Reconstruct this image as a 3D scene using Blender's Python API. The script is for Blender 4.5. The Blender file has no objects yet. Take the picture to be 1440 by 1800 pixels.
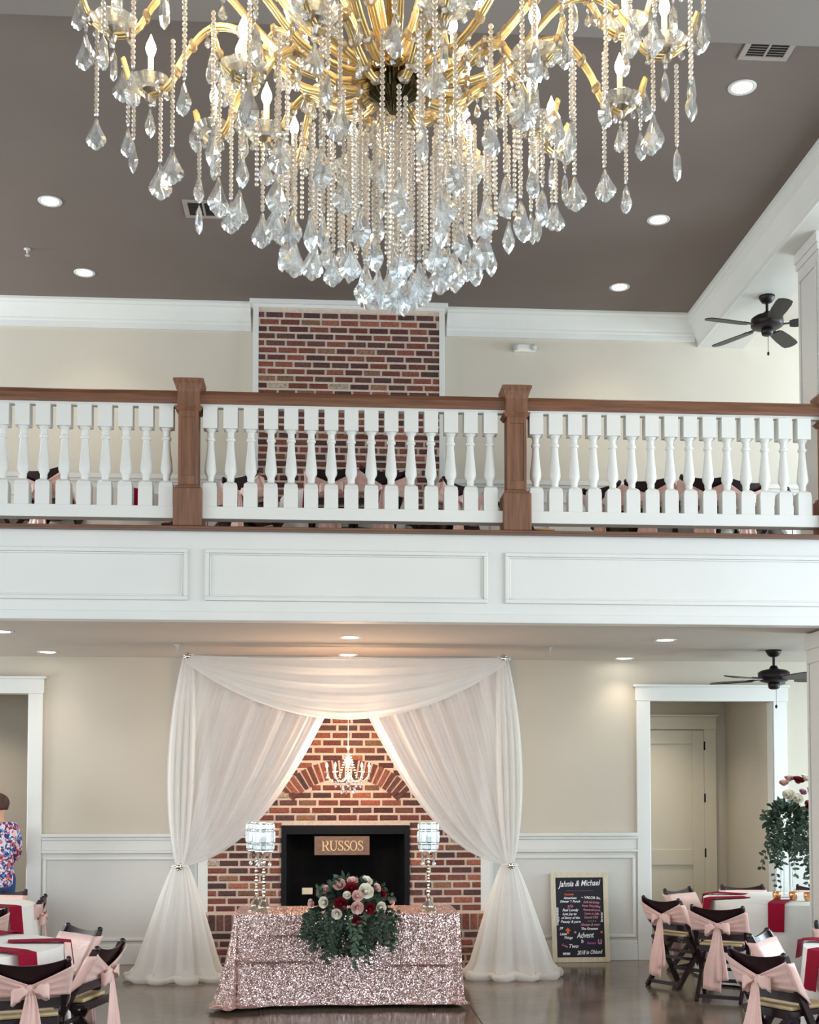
import bpy, bmesh, math, random
from mathutils import Vector, Matrix, Euler

random.seed(7)
R = math.radians
PI = math.pi
S = bpy.context.scene
COL = S.collection

# ------------------------------------------------------------------ camera
FPX = 2200.0
cam_d = bpy.data.cameras.new('camera')
cam = bpy.data.objects.new('camera', cam_d)
COL.objects.link(cam)
cam_d.sensor_width = 36.0
cam_d.lens = FPX / 1800.0 * 36.0
cam_d.shift_y = 0.2216
cam_d.clip_end = 200
cam.location = (0, 0, 1.70)
cam.rotation_euler = (R(90 + 2.5), 0, -R(3.771))
S.camera = cam
# ------------------------------------------------------------------ world, view, big lights
W = bpy.data.worlds.new('world')
S.world = W
W.use_nodes = True
W.node_tree.nodes['Background'].inputs[0].default_value = (0.80, 0.91, 1.0, 1)
W.node_tree.nodes['Background'].inputs[1].default_value = 1.4
S.view_settings.view_transform = 'Standard'
S.view_settings.look = 'None'
S.view_settings.exposure = 0.88
S.view_settings.gamma = 1.0
S.view_settings.use_curve_mapping = False
S.cycles.use_denoising = True
S.cycles.max_bounces = 10
S.cycles.transparent_max_bounces = 24
S.cycles.transmission_bounces = 8
S.cycles.glossy_bounces = 4
S.cycles.diffuse_bounces = 4
S.cycles.caustics_reflective = False
S.cycles.caustics_refractive = False
S.cycles.sample_clamp_indirect = 6.0


def area_light(name, loc, rot, sx, sy, power, color):
    d = bpy.data.lights.new(name, 'AREA')
    d.shape = 'RECTANGLE'
    d.size, d.size_y = sx, sy
    d.energy = power
    d.color = color
    o = bpy.data.objects.new(name, d)
    o.location = loc
    o.rotation_euler = rot
    COL.objects.link(o)
    return o


# side-window daylight; the rear panels are unseen fill added to brighten the back
area_light('window_daylight', (7.9, 5.0, 3.2), (0, R(90), 0), 4.4, 9.0, 330, (0.80, 0.91, 1.0))
area_light('window_daylight', (-7.4, 4.0, 3.2), (0, -R(90), 0), 4.4, 8.0, 170, (0.86, 0.94, 1.0))
area_light('window_daylight', (7.9, 11.4, 5.4), (0, R(90), 0), 1.6, 1.6, 120, (0.72, 0.88, 1.0))
area_light('window_daylight', (-7.4, 11.4, 5.4), (0, -R(90), 0), 1.6, 1.6, 120, (0.86, 0.94, 1.0))  # unseen fill added for the left end of the balcony
area_light('window_daylight', (7.9, 11.4, 1.6), (0, R(90), 0), 2.0, 1.6, 100, (0.70, 0.90, 1.0))
area_light('window_daylight', (-7.4, 11.4, 1.6), (0, -R(90), 0), 2.0, 1.6, 110, (0.88, 0.95, 1.0))  # unseen fill added to lift the left side under the balcony


# ------------------------------------------------------------------ materials
def srgb(r, g, b):
    f = lambda c: (c / 12.92 if c <= 0.04045 else ((c + 0.055) / 1.055) ** 2.4)
    return (f(r / 255), f(g / 255), f(b / 255), 1)


def mat(name, color, rough=0.5, metal=0.0, noise=None, bump=None, spec=0.5, **kw):
    m = bpy.data.materials.new(name)
    m.use_nodes = True
    nt = m.node_tree
    b = nt.nodes['Principled BSDF']
    b.inputs['Base Color'].default_value = color
    b.inputs['Roughness'].default_value = rough
    b.inputs['Metallic'].default_value = metal
    b.inputs['Specular IOR Level'].default_value = spec
    for k, v in kw.items():
        b.inputs[k].default_value = v
    tc = nt.nodes.new('ShaderNodeTexCoord')
    if noise:
        scale, amt = noise[0], noise[1]
        mp = nt.nodes.new('ShaderNodeMapping')
        mp.inputs['Scale'].default_value = noise[2] if len(noise) > 2 else (1, 1, 1)
        nt.links.new(tc.outputs['Object'], mp.inputs[0])
        n = nt.nodes.new('ShaderNodeTexNoise')
        n.inputs['Scale'].default_value = scale
        n.inputs['Detail'].default_value = 5
        nt.links.new(mp.outputs[0], n.inputs[0])
        r = nt.nodes.new('ShaderNodeValToRGB')
        r.color_ramp.elements[0].position = 0.3
        r.color_ramp.elements[1].position = 0.7
        c0 = [c * (1 - amt) for c in color[:3]] + [1]
        c1 = [min(1, c * (1 + amt)) for c in color[:3]] + [1]
        r.color_ramp.elements[0].color = c0
        r.color_ramp.elements[1].color = c1
        nt.links.new(n.outputs[0], r.inputs[0])
        nt.links.new(r.outputs[0], b.inputs['Base Color'])
    if bump:
        n2 = nt.nodes.new('ShaderNodeTexNoise')
        n2.inputs['Scale'].default_value = bump[0]
        n2.inputs['Detail'].default_value = 4
        nt.links.new(tc.outputs['Object'], n2.inputs[0])
        bp = nt.nodes.new('ShaderNodeBump')
        bp.inputs['Strength'].default_value = bump[1]
        bp.inputs['Distance'].default_value = bump[2]
        nt.links.new(n2.outputs[0], bp.inputs['Height'])
        nt.links.new(bp.outputs[0], b.inputs['Normal'])
    return m


def emit(name, color, strength):
    m = bpy.data.materials.new(name)
    m.use_nodes = True
    b = m.node_tree.nodes['Principled BSDF']
    b.inputs['Base Color'].default_value = (0.9, 0.9, 0.9, 1)
    b.inputs['Emission Color'].default_value = color
    b.inputs['Emission Strength'].default_value = strength
    return m


M = {}
M['ceiling_taupe'] = mat('taupe_ceiling_paint', srgb(122, 112, 105), 0.85, noise=(1.5, 0.03), spec=0.2)
M['beam_taupe'] = mat('greige_beam_paint', srgb(132, 126, 121), 0.8, noise=(1.5, 0.03), spec=0.2)
M['ceiling_low'] = mat('warm_grey_ceiling_paint', srgb(192, 183, 173), 0.85, noise=(1.5, 0.03), spec=0.2)
M['wall'] = mat('beige_wall_paint', srgb(201, 194, 180), 0.8, noise=(2.0, 0.02), bump=(160, 0.05, 0.002), spec=0.2)
M['white'] = mat('white_trim_paint', srgb(220, 221, 217), 0.4, noise=(2.0, 0.015))
M['offwhite'] = mat('offwhite_wainscot_paint', srgb(208, 207, 201), 0.45, noise=(2.0, 0.015))
M['doorpaint'] = mat('cream_door_paint', srgb(222, 214, 194), 0.4, noise=(2.0, 0.015))
M['mortar'] = mat('pale_mortar', srgb(205, 187, 172), 0.95, noise=(30, 0.12), bump=(90, 0.5, 0.004))
M['black'] = mat('matte_black_metal', srgb(12, 12, 18), 0.5, noise=(20, 0.1), spec=0.2)
M['soot'] = mat('sooty_firebox', srgb(10, 10, 12), 0.85, noise=(9, 0.4), spec=0.1)
M['darkmetal'] = mat('dark_bronze_metal', srgb(38, 32, 32), 0.4, 0.6, noise=(20, 0.1))
M['gold'] = mat('polished_gold', srgb(236, 190, 105), 0.16, 1.0, noise=(12, 0.06))
M['goldglass'] = mat('gilded_glass', srgb(250, 216, 152), 0.13, 0.62, noise=(30, 0.12), bump=(60, 0.25, 0.004))
M['silver'] = mat('bright_silver', srgb(215, 208, 196), 0.12, 1.0, noise=(20, 0.05))
M['bronze'] = mat('antique_bronze', srgb(66, 58, 36), 0.3, 0.9, noise=(25, 0.3))
M['pearl'] = mat('ivory_candle_sleeve', srgb(240, 225, 190), 0.4, noise=(10, 0.03))
M['mahog'] = mat('dark_mahogany_paint', srgb(34, 16, 22), 0.38, noise=(14, 0.2), spec=0.35, **{'Coat Weight': 0.1})
M['pad'] = mat('ivory_vinyl_pad', srgb(196, 174, 130), 0.45, noise=(10, 0.06))
M['pink'] = mat('blush_satin', srgb(226, 186, 176), 0.42, noise=(9, 0.05), bump=(26, 0.25, 0.012), **{'Sheen Weight': 0.4})
M['burgundy'] = mat('burgundy_satin', srgb(140, 10, 44), 0.7, noise=(9, 0.15), bump=(30, 0.2, 0.01), spec=0.12)
M['cloth'] = mat('white_tablecloth', srgb(232, 232, 228), 0.75, noise=(6, 0.02), bump=(30, 0.15, 0.01))
M['shell'] = mat('porcelain', srgb(235, 233, 228), 0.3, noise=(6, 0.02))
M['greyplastic'] = mat('pale_grey_plastic', srgb(188, 186, 182), 0.45, noise=(6, 0.03))
M['vent_paint'] = mat('vent_paint', srgb(158, 150, 143), 0.6, noise=(20, 0.05))
M['ventdark'] = mat('vent_shadow', srgb(60, 54, 52), 0.7, noise=(20, 0.2))
M['boardframe'] = mat('whitewashed_wood', srgb(206, 197, 174), 0.6, noise=(8, 0.12, (8, 1, 1)))
M['board'] = mat('black_chalkboard', srgb(18, 17, 34), 0.7, noise=(6, 0.3))
M['chalk'] = mat('white_chalk', srgb(235, 235, 238), 0.9, noise=(50, 0.1))
M['chalkpink'] = mat('dusty_pink_chalk', srgb(196, 130, 140), 0.9, noise=(50, 0.1))
M['chalkorange'] = mat('orange_chalk', srgb(215, 105, 62), 0.9, noise=(50, 0.1))
M['chalkpurple'] = mat('violet_chalk', srgb(170, 90, 160), 0.9, noise=(50, 0.1))
M['signwood'] = mat('weathered_grey_wood', srgb(118, 96, 82), 0.7, noise=(12, 0.25, (1, 1, 9)), bump=(60, 0.3, 0.003))
M['letter'] = mat('cream_letter_paint', srgb(232, 206, 170), 0.6, noise=(20, 0.04))
M['leaf'] = mat('dark_green_leaf', srgb(30, 50, 33), 0.5, noise=(22, 0.45))
M['leaf2'] = mat('eucalyptus_leaf', srgb(70, 92, 70), 0.55, noise=(22, 0.25))
M['stem'] = mat('green_stem', srgb(62, 84, 48), 0.6, noise=(22, 0.2))
M['rose_white'] = mat('ivory_petal', srgb(238, 232, 216), 0.6, noise=(30, 0.05))
M['rose_blush'] = mat('blush_petal', srgb(232, 194, 186), 0.6, noise=(30, 0.08))
M['rose_red'] = mat('burgundy_petal', srgb(120, 12, 30), 0.55, noise=(30, 0.2))
M['rose_mauve'] = mat('mauve_petal', srgb(178, 132, 146), 0.6, noise=(30, 0.2))
M['skin'] = mat('skin', srgb(222, 166, 142), 0.5, noise=(14, 0.05), **{'Subsurface Weight': 0.05})
M['hair'] = mat('brown_hair', srgb(74, 44, 32), 0.5, noise=(60, 0.4, (1, 1, 0.3)), bump=(120, 0.6, 0.01))
M['denim'] = mat('blue_denim', srgb(40, 66, 122), 0.8, noise=(40, 0.15))
M['rope'] = mat('pale_cord', srgb(225, 220, 210), 0.6, noise=(40, 0.1))
M['orangegold'] = mat('rose_gold_votive', srgb(226, 168, 120), 0.22, 0.8, noise=(20, 0.1))

# wood with grain along the given axis
def wood(name, base, axis, amt=0.35):
    sc = [14, 14, 14]
    sc[axis] = 0.9
    return mat(name, base, 0.42, noise=(3.0, amt, tuple(sc)), bump=(40, 0.12, 0.003))


M['oak_x'] = wood('stained_oak_rail', srgb(110, 72, 50), 0)
M['oak_z'] = wood('stained_oak_post', srgb(118, 80, 57), 2)

# emissive lenses and bulbs
M['lens'] = emit('lit_downlight_lens', (1.0, 0.93, 0.82, 1), 9)
M['bulb'] = emit('lit_candle_bulb', (1.0, 0.84, 0.60, 1), 18)
M['bulb_small'] = emit('lit_small_bulb', (1.0, 0.80, 0.58, 1), 14)


def m_crystal(name, tint, clear, diff=.14):
    m = bpy.data.materials.new(name)
    m.use_nodes = True
    nt = m.node_tree
    for n in list(nt.nodes):
        nt.nodes.remove(n)
    out = nt.nodes.new('ShaderNodeOutputMaterial')
    gl = nt.nodes.new('ShaderNodeBsdfGlass')
    gl.inputs['IOR'].default_value = 1.52
    gl.inputs['Color'].default_value = tint
    gl.inputs['Roughness'].default_value = 0.0
    gs = nt.nodes.new('ShaderNodeBsdfGlossy')
    gs.inputs['Roughness'].default_value = 0.08
    gs.inputs['Color'].default_value = (1, 0.98, 0.95, 1)
    tr = nt.nodes.new('ShaderNodeBsdfTransparent')
    df = nt.nodes.new('ShaderNodeBsdfTranslucent')
    df.inputs['Color'].default_value = tint
    m1 = nt.nodes.new('ShaderNodeMixShader')
    m1.inputs[0].default_value = 0.28
    nt.links.new(gl.outputs[0], m1.inputs[1])
    nt.links.new(gs.outputs[0], m1.inputs[2])
    m2 = nt.nodes.new('ShaderNodeMixShader')
    m2.inputs[0].default_value = clear
    nt.links.new(m1.outputs[0], m2.inputs[1])
    nt.links.new(tr.outputs[0], m2.inputs[2])
    m3 = nt.nodes.new('ShaderNodeMixShader')
    m3.inputs[0].default_value = diff
    nt.links.new(m2.outputs[0], m3.inputs[1])
    nt.links.new(df.outputs[0], m3.inputs[2])
    nt.links.new(m3.outputs[0], out.inputs[0])
    return m


M['crystal'] = m_crystal('cut_crystal', (0.90, 0.96, 1.0, 1), 0.30, .06)
M['bead'] = m_crystal('warm_crystal_bead', (1.0, 0.95, 0.88, 1), 0.05, .30)
M['acrylic'] = m_crystal('clear_acrylic', (0.90, 0.97, 1.0, 1), 0.3, .06)


def m_sheer():
    m = bpy.data.materials.new('sheer_white_voile')
    m.use_nodes = True
    nt = m.node_tree
    for n in list(nt.nodes):
        nt.nodes.remove(n)
    out = nt.nodes.new('ShaderNodeOutputMaterial')
    df = nt.nodes.new('ShaderNodeBsdfDiffuse')
    df.inputs['Color'].default_value = srgb(248, 247, 244)
    tl = nt.nodes.new('ShaderNodeBsdfTranslucent')
    tl.inputs['Color'].default_value = srgb(252, 248, 240)
    tr = nt.nodes.new('ShaderNodeBsdfTransparent')
    a = nt.nodes.new('ShaderNodeMixShader')
    a.inputs[0].default_value = 0.45
    nt.links.new(df.outputs[0], a.inputs[1])
    nt.links.new(tl.outputs[0], a.inputs[2])
    b = nt.nodes.new('ShaderNodeMixShader')
    tc = nt.nodes.new('ShaderNodeTexCoord')
    wv = nt.nodes.new('ShaderNodeTexNoise')
    wv.inputs['Scale'].default_value = 3.0
    nt.links.new(tc.outputs['Object'], wv.inputs[0])
    mr = nt.nodes.new('ShaderNodeMapRange')
    mr.inputs['To Min'].default_value = 0.08
    mr.inputs['To Max'].default_value = 0.20
    nt.links.new(wv.outputs[0], mr.inputs[0])
    nt.links.new(mr.outputs[0], b.inputs[0])
    nt.links.new(a.outputs[0], b.inputs[1])
    nt.links.new(tr.outputs[0], b.inputs[2])
    nt.links.new(b.outputs[0], out.inputs[0])
    return m


M['sheer'] = m_sheer()


def m_floor():
    m = mat('polished_stained_concrete', srgb(112, 98, 84), 0.14, spec=0.6)
    nt = m.node_tree
    b = nt.nodes['Principled BSDF']
    tc = nt.nodes.new('ShaderNodeTexCoord')
    n = nt.nodes.new('ShaderNodeTexNoise')
    n.inputs['Scale'].default_value = 1.3
    n.inputs['Detail'].default_value = 9
    n.inputs['Roughness'].default_value = 0.62
    nt.links.new(tc.outputs['Object'], n.inputs[0])
    r = nt.nodes.new('ShaderNodeValToRGB')
    r.color_ramp.elements[0].position = 0.32
    r.color_ramp.elements[1].position = 0.72
    r.color_ramp.elements[0].color = srgb(82, 68, 56)
    r.color_ramp.elements[1].color = srgb(132, 118, 102)
    nt.links.new(n.outputs[0], r.inputs[0])
    nt.links.new(r.outputs[0], b.inputs['Base Color'])
    n2 = nt.nodes.new('ShaderNodeTexNoise')
    n2.inputs['Scale'].default_value = 6
    nt.links.new(tc.outputs['Object'], n2.inputs[0])
    mr = nt.nodes.new('ShaderNodeMapRange')
    mr.inputs['To Min'].default_value = 0.08
    mr.inputs['To Max'].default_value = 0.22
    nt.links.new(n2.outputs[0], mr.inputs[0])
    nt.links.new(mr.outputs[0], b.inputs['Roughness'])
    bp = nt.nodes.new('ShaderNodeBump')
    bp.inputs['Strength'].default_value = 0.06
    bp.inputs['Distance'].default_value = 0.02
    nt.links.new(n2.outputs[0], bp.inputs['Height'])
    nt.links.new(bp.outputs[0], b.inputs['Normal'])
    return m


M['floor'] = m_floor()


def m_attr(name, attr, rough=0.85, noise=0.25, scale=45):
    """material whose colour comes from a per-face colour attribute (one colour per brick)"""
    m = mat(name, (0.5, 0.5, 0.5, 1), rough, bump=(scale * 2, 0.6, 0.004))
    nt = m.node_tree
    b = nt.nodes['Principled BSDF']
    at = nt.nodes.new('ShaderNodeAttribute')
    at.attribute_name = attr
    tc = nt.nodes.new('ShaderNodeTexCoord')
    n = nt.nodes.new('ShaderNodeTexNoise')
    n.inputs['Scale'].default_value = scale
    n.inputs['Detail'].default_value = 6
    nt.links.new(tc.outputs['Object'], n.inputs[0])
    r = nt.nodes.new('ShaderNodeValToRGB')
    r.color_ramp.elements[0].position = 0.35
    r.color_ramp.elements[1].position = 0.68
    r.color_ramp.elements[0].color = (1 - noise * 1.6, 1 - noise * 1.6, 1 - noise * 1.6, 1)
    r.color_ramp.elements[1].color = (1 + noise, 1 + noise, 1 + noise, 1)
    nt.links.new(n.outputs[0], r.inputs[0])
    mx = nt.nodes.new('ShaderNodeMix')
    mx.data_type = 'RGBA'
    mx.blend_type = 'MULTIPLY'
    mx.inputs[0].default_value = 1
    nt.links.new(at.outputs['Color'], mx.inputs[6])
    nt.links.new(r.outputs[0], mx.inputs[7])
    nt.links.new(mx.outputs[2], b.inputs['Base Color'])
    return m


M['brick'] = m_attr('reclaimed_red_brick', 'col')


def m_sequin():
    m = mat('rose_gold_sequins', srgb(222, 178, 164), 0.26, 0.85)
    nt = m.node_tree
    b = nt.nodes['Principled BSDF']
    tc = nt.nodes.new('ShaderNodeTexCoord')
    v = nt.nodes.new('ShaderNodeTexVoronoi')
    v.inputs['Scale'].default_value = 150
    nt.links.new(tc.outputs['Object'], v.inputs[0])
    # each sequin cell tilts its own way
    geo = nt.nodes.new('ShaderNodeNewGeometry')
    sub = nt.nodes.new('ShaderNodeVectorMath')
    sub.operation = 'SUBTRACT'
    sub.inputs[1].default_value = (0.5, 0.5, 0.5)
    nt.links.new(v.outputs['Color'], sub.inputs[0])
    sc = nt.nodes.new('ShaderNodeVectorMath')
    sc.operation = 'SCALE'
    sc.inputs['Scale'].default_value = 1.15
    nt.links.new(sub.outputs[0], sc.inputs[0])
    ad = nt.nodes.new('ShaderNodeVectorMath')
    nt.links.new(geo.outputs['Normal'], ad.inputs[0])
    nt.links.new(sc.outputs[0], ad.inputs[1])
    nm = nt.nodes.new('ShaderNodeVectorMath')
    nm.operation = 'NORMALIZE'
    nt.links.new(ad.outputs[0], nm.inputs[0])
    nt.links.new(nm.outputs[0], b.inputs['Normal'])
    r = nt.nodes.new('ShaderNodeValToRGB')
    r.color_ramp.elements[0].color = srgb(186, 134, 122)
    r.color_ramp.elements[1].color = srgb(252, 238, 236)
    nt.links.new(v.outputs['Color'], r.inputs[0])
    nt.links.new(r.outputs[0], b.inputs['Base Color'])
    return m


M['sequin'] = m_sequin()


def m_floral():
    m = mat('floral_blouse_print', (1, 1, 1, 1), 0.8)
    nt = m.node_tree
    b = nt.nodes['Principled BSDF']
    tc = nt.nodes.new('ShaderNodeTexCoord')
    v = nt.nodes.new('ShaderNodeTexVoronoi')
    v.inputs['Scale'].default_value = 46
    n = nt.nodes.new('ShaderNodeTexNoise')
    n.inputs['Scale'].default_value = 12
    mx = nt.nodes.new('ShaderNodeMix')
    mx.data_type = 'VECTOR'
    mx.inputs[0].default_value = 0.12
    nt.links.new(tc.outputs['Object'], mx.inputs[4])
    nt.links.new(tc.outputs['Object'], n.inputs[0])
    nt.links.new(n.outputs['Color'], mx.inputs[5])
    nt.links.new(mx.outputs[1], v.inputs[0])
    r = nt.nodes.new('ShaderNodeValToRGB')
    r.color_ramp.interpolation = 'CONSTANT'
    cols = [(0, (44, 62, 130)), (0.25, (226, 226, 238)), (0.45, (222, 96, 92)), (0.58, (92, 150, 205)), (0.72, (122, 30, 60)), (0.85, (240, 200, 205))]
    r.color_ramp.elements[0].position = 0
    r.color_ramp.elements[0].color = srgb(*cols[0][1])
    r.color_ramp.elements[1].position = 0.25
    r.color_ramp.elements[1].color = srgb(*cols[1][1])
    for p_, c_ in cols[2:]:
        e = r.color_ramp.elements.new(p_)
        e.color = srgb(*c_)
    sp = nt.nodes.new('ShaderNodeSeparateColor')
    nt.links.new(v.outputs['Color'], sp.inputs[0])
    nt.links.new(sp.outputs[0], r.inputs[0])
    nt.links.new(r.outputs[0], b.inputs['Base Color'])
    return m


M['floral'] = m_floral()


# ------------------------------------------------------------------ mesh helpers
class MB:
    def __init__(s):
        s.v, s.f, s.c = [], [], []

    def add(s, vs, fs, col=None):
        o = len(s.v)
        s.v += [tuple(p) for p in vs]
        s.f += [tuple(i + o for i in f) for f in fs]
        s.c += [col] * len(fs)
        return s

    def box(s, x0, x1, y0, y1, z0, z1, col=None, mx=None, jit=0):
        vs = [Vector((x, y, z)) for z in (z0, z1) for y in (y0, y1) for x in (x0, x1)]
        if jit:
            vs = [p + Vector((random.uniform(-jit, jit), random.uniform(-jit, jit), random.uniform(-jit, jit))) for p in vs]
        if mx is not None:
            vs = [mx @ p for p in vs]
        return s.add(vs, [(0, 2, 3, 1), (4, 5, 7, 6), (0, 1, 5, 4), (2, 6, 7, 3), (0, 4, 6, 2), (1, 3, 7, 5)], col)

    def bar(s, a, b, w, h, up=Vector((0, 0, 1)), col=None):
        """rectangular bar from a to b; w across, h along up"""
        a, b = Vector(a), Vector(b)
        d = (b - a).normalized()
        if abs(d.dot(up)) > 0.99:
            up = Vector((0, 1, 0))
        x = d.cross(up).normalized()
        y = x.cross(d).normalized()
        vs = []
        for p in (a, b):
            for (i, j) in ((-1, -1), (1, -1), (1, 1), (-1, 1)):
                vs.append(p + x * i * w / 2 + y * j * h / 2)
        return s.add(vs, [(3, 2, 1, 0), (4, 5, 6, 7), (0, 1, 5, 4), (1, 2, 6, 5), (2, 3, 7, 6), (3, 0, 4, 7)], col)

    def tube(s, pts, rad, n=8, caps=True, squash=1.0):
        pts = [Vector(p) for p in pts]
        rs = rad if isinstance(rad, (list, tuple)) else [rad] * len(pts)
        vs, fs = [], []
        prev = None
        for i, p in enumerate(pts):
            d = (pts[min(i + 1, len(pts) - 1)] - pts[max(i - 1, 0)])
            d = d.normalized() if d.length > 1e-9 else Vector((0, 0, 1))
            if prev is None:
                up = Vector((0, 0, 1)) if abs(d.z) < 0.9 else Vector((0, 1, 0))
                x = d.cross(up).normalized()
            else:
                x = (prev - d * prev.dot(d)).normalized()
            prev = x
            y = d.cross(x).normalized()
            for k in range(n):
                a = 2 * PI * k / n
                vs.append(p + (x * math.cos(a) + y * math.sin(a) * squash) * rs[i])
        for i in range(len(pts) - 1):
            for k in range(n):
                fs.append((i * n + k, i * n + (k + 1) % n, (i + 1) * n + (k + 1) % n, (i + 1) * n + k))
        if caps:
            fs.append(tuple(range(n - 1, -1, -1)))
            fs.append(tuple((len(pts) - 1) * n + k for k in range(n)))
        return s.add(vs, fs)

    def lathe(s, prof, n=20, c=(0, 0, 0), wave=None, a0=0, a1=2 * PI):
        """prof = [(radius, z)]"""
        vs, fs = [], []
        full = abs(a1 - a0 - 2 * PI) < 1e-6
        m = n if full else n + 1
        for (r, z) in prof:
            for k in range(m):
                a = a0 + (a1 - a0) * k / n
                rr = r * (wave(a, z) if wave else 1)
                vs.append((c[0] + rr * math.cos(a), c[1] + rr * math.sin(a), c[2] + z))
        for i in range(len(prof) - 1):
            for k in range(n):
                k2 = (k + 1) % m
                fs.append((i * m + k, i * m + k2, (i + 1) * m + k2, (i + 1) * m + k))
        if full:
            if prof[0][0] > 1e-5:
                fs.append(tuple(range(m - 1, -1, -1)))
            if prof[-1][0] > 1e-5:
                fs.append(tuple((len(prof) - 1) * m + k for k in range(m)))
        return s.add(vs, fs)

    def prism(s, poly, h, mx=None):
        """poly = [(x, z)] in the xz plane extruded from y=0 to y=h"""
        n = len(poly)
        vs = [Vector((x, 0, z)) for x, z in poly] + [Vector((x, h, z)) for x, z in poly]
        if mx is not None:
            vs = [mx @ p for p in vs]
        fs = [tuple(range(n)), tuple(range(2 * n - 1, n - 1, -1))]
        for k in range(n):
            k2 = (k + 1) % n
            fs.append((k, k + n, k2 + n, k2))
        return s.add(vs, fs)

    def grid(s, fn, nu, nv, closed=False):
        vs = [fn(i / nu, j / nv) for j in range(nv + 1) for i in range(nu + 1)]
        fs = [(j * (nu + 1) + i, j * (nu + 1) + i + 1, (j + 1) * (nu + 1) + i + 1, (j + 1) * (nu + 1) + i) for j in range(nv) for i in range(nu)]
        return s.add(vs, fs)

    def sphere(s, c, r, nu=10, nv=6, sc=(1, 1, 1)):
        vs, fs = [(c[0], c[1], c[2] - r * sc[2])], []
        for j in range(1, nv):
            t = PI * j / nv
            for i in range(nu):
                a = 2 * PI * i / nu
                vs.append((c[0] + r * sc[0] * math.sin(t) * math.cos(a), c[1] + r * sc[1] * math.sin(t) * math.sin(a), c[2] - r * sc[2] * math.cos(t)))
        vs.append((c[0], c[1], c[2] + r * sc[2]))
        for i in range(nu):
            fs.append((0, 1 + (i + 1) % nu, 1 + i))
            fs.append((len(vs) - 1, 1 + (nv - 2) * nu + i, 1 + (nv - 2) * nu + (i + 1) % nu))
        for j in range(nv - 2):
            for i in range(nu):
                a, b = 1 + j * nu + i, 1 + j * nu + (i + 1) % nu
                fs.append((a, b, b + nu, a + nu))
        return s.add(vs, fs)

    def mesh(s, name, m, smooth=False):
        me = bpy.data.meshes.new(name)
        me.from_pydata(s.v, [], s.f)
        if any(c is not None for c in s.c):
            at = me.color_attributes.new('col', 'FLOAT_COLOR', 'CORNER')
            k = 0
            for p, c in zip(me.polygons, s.c):
                for _ in p.loop_indices:
                    at.data[k].color = c or (0.5, 0.5, 0.5, 1)
                    k += 1
        me.materials.append(m)
        if smooth:
            for p in me.polygons:
                p.use_smooth = True
        me.validate()
        me.update()
        return me

    def build(s, name, m, parent=None, smooth=False, bevel=0, solid=0, sub=0, loc=None, auto=None):
        me = s.mesh(name, m, smooth or auto is not None)
        if auto is not None:
            me.set_sharp_from_angle(angle=R(auto))
        o = bpy.data.objects.new(name, me)
        COL.objects.link(o)
        if parent:
            o.parent = parent
        if loc:
            o.location = loc
        if solid:
            md = o.modifiers.new('solid', 'SOLIDIFY')
            md.thickness = solid
            md.offset = 0
        if bevel:
            md = o.modifiers.new('bevel', 'BEVEL')
            md.width = bevel
            md.segments = 2
            md.limit_method = 'ANGLE'
        if sub:
            md = o.modifiers.new('sub', 'SUBSURF')
            md.levels = md.render_levels = sub
        return o


def tag(o, label=None, cat=None, group=None, kind=None):
    if label:
        o['label'] = label
    if cat:
        o['category'] = cat
    if group:
        o['group'] = group
    if kind:
        o['kind'] = kind
    return o


def empty(name, loc=(0, 0, 0), rz=0, parent=None):
    o = bpy.data.objects.new(name, None)
    o.empty_display_size = 0.1
    COL.objects.link(o)
    o.location = loc
    o.rotation_euler = (0, 0, rz)
    if parent:
        o.parent = parent
    return o


def part(name, me, parent, loc=(0, 0, 0), rot=(0, 0, 0), sc=1.0):
    o = bpy.data.objects.new(name, me)
    COL.objects.link(o)
    o.parent = parent
    o.location = loc
    o.rotation_euler = rot
    o.scale = (sc, sc, sc)
    return o


def copy_tree(o, parent=None):
    c = o.copy()
    COL.objects.link(c)
    c.parent = parent
    for ch in list(o.children):
        copy_tree(ch, c)
    return c


def struct(o):
    o['kind'] = 'structure'
    return o


def lerp(a, b, t):
    return a + (b - a) * t


def bez(p0, p1, p2, p3, t):
    u = 1 - t
    return p0 * (u ** 3) + p1 * (3 * u * u * t) + p2 * (3 * u * t * t) + p3 * (t ** 3)


def catmull(pts, n=6):
    pts = [Vector(p) for p in pts]
    P = [pts[0] * 2 - pts[1]] + pts + [pts[-1] * 2 - pts[-2]]
    out = []
    for i in range(1, len(P) - 2):
        for k in range(n):
            t = k / n
            a, b, c, d = P[i - 1], P[i], P[i + 1], P[i + 2]
            out.append(0.5 * ((2 * b) + (c - a) * t + (2 * a - 5 * b + 4 * c - d) * t * t + (3 * b - a - 3 * c + d) * t ** 3))
    out.append(pts[-1])
    return out


# ================================================================== SETTING
YW = 12.70      # face of the back wall
YB = 9.80       # face of the balcony
ZL = 3.07       # ceiling under the balcony
ZF = 3.75       # balcony floor
ZU = 6.68       # high ceiling
YH = 14.20      # back wall of the little halls

struct(MB().box(-8, 8.2, -8, 16, -0.2, 0).build('floor', M['floor']))
# saw-cut control joints in the slab
j = MB()
for x in (1.15, -3.9, 6.2):
    j.box(x - .004, x + .004, -8, 12.6, 0.0002, 0.0012)
for y in (9.1, 4.0):
    j.box(-8, 8.2, y - .004, y + .004, 0.0002, 0.0012)
struct(j.build('trim_1', M['ventdark']))

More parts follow.
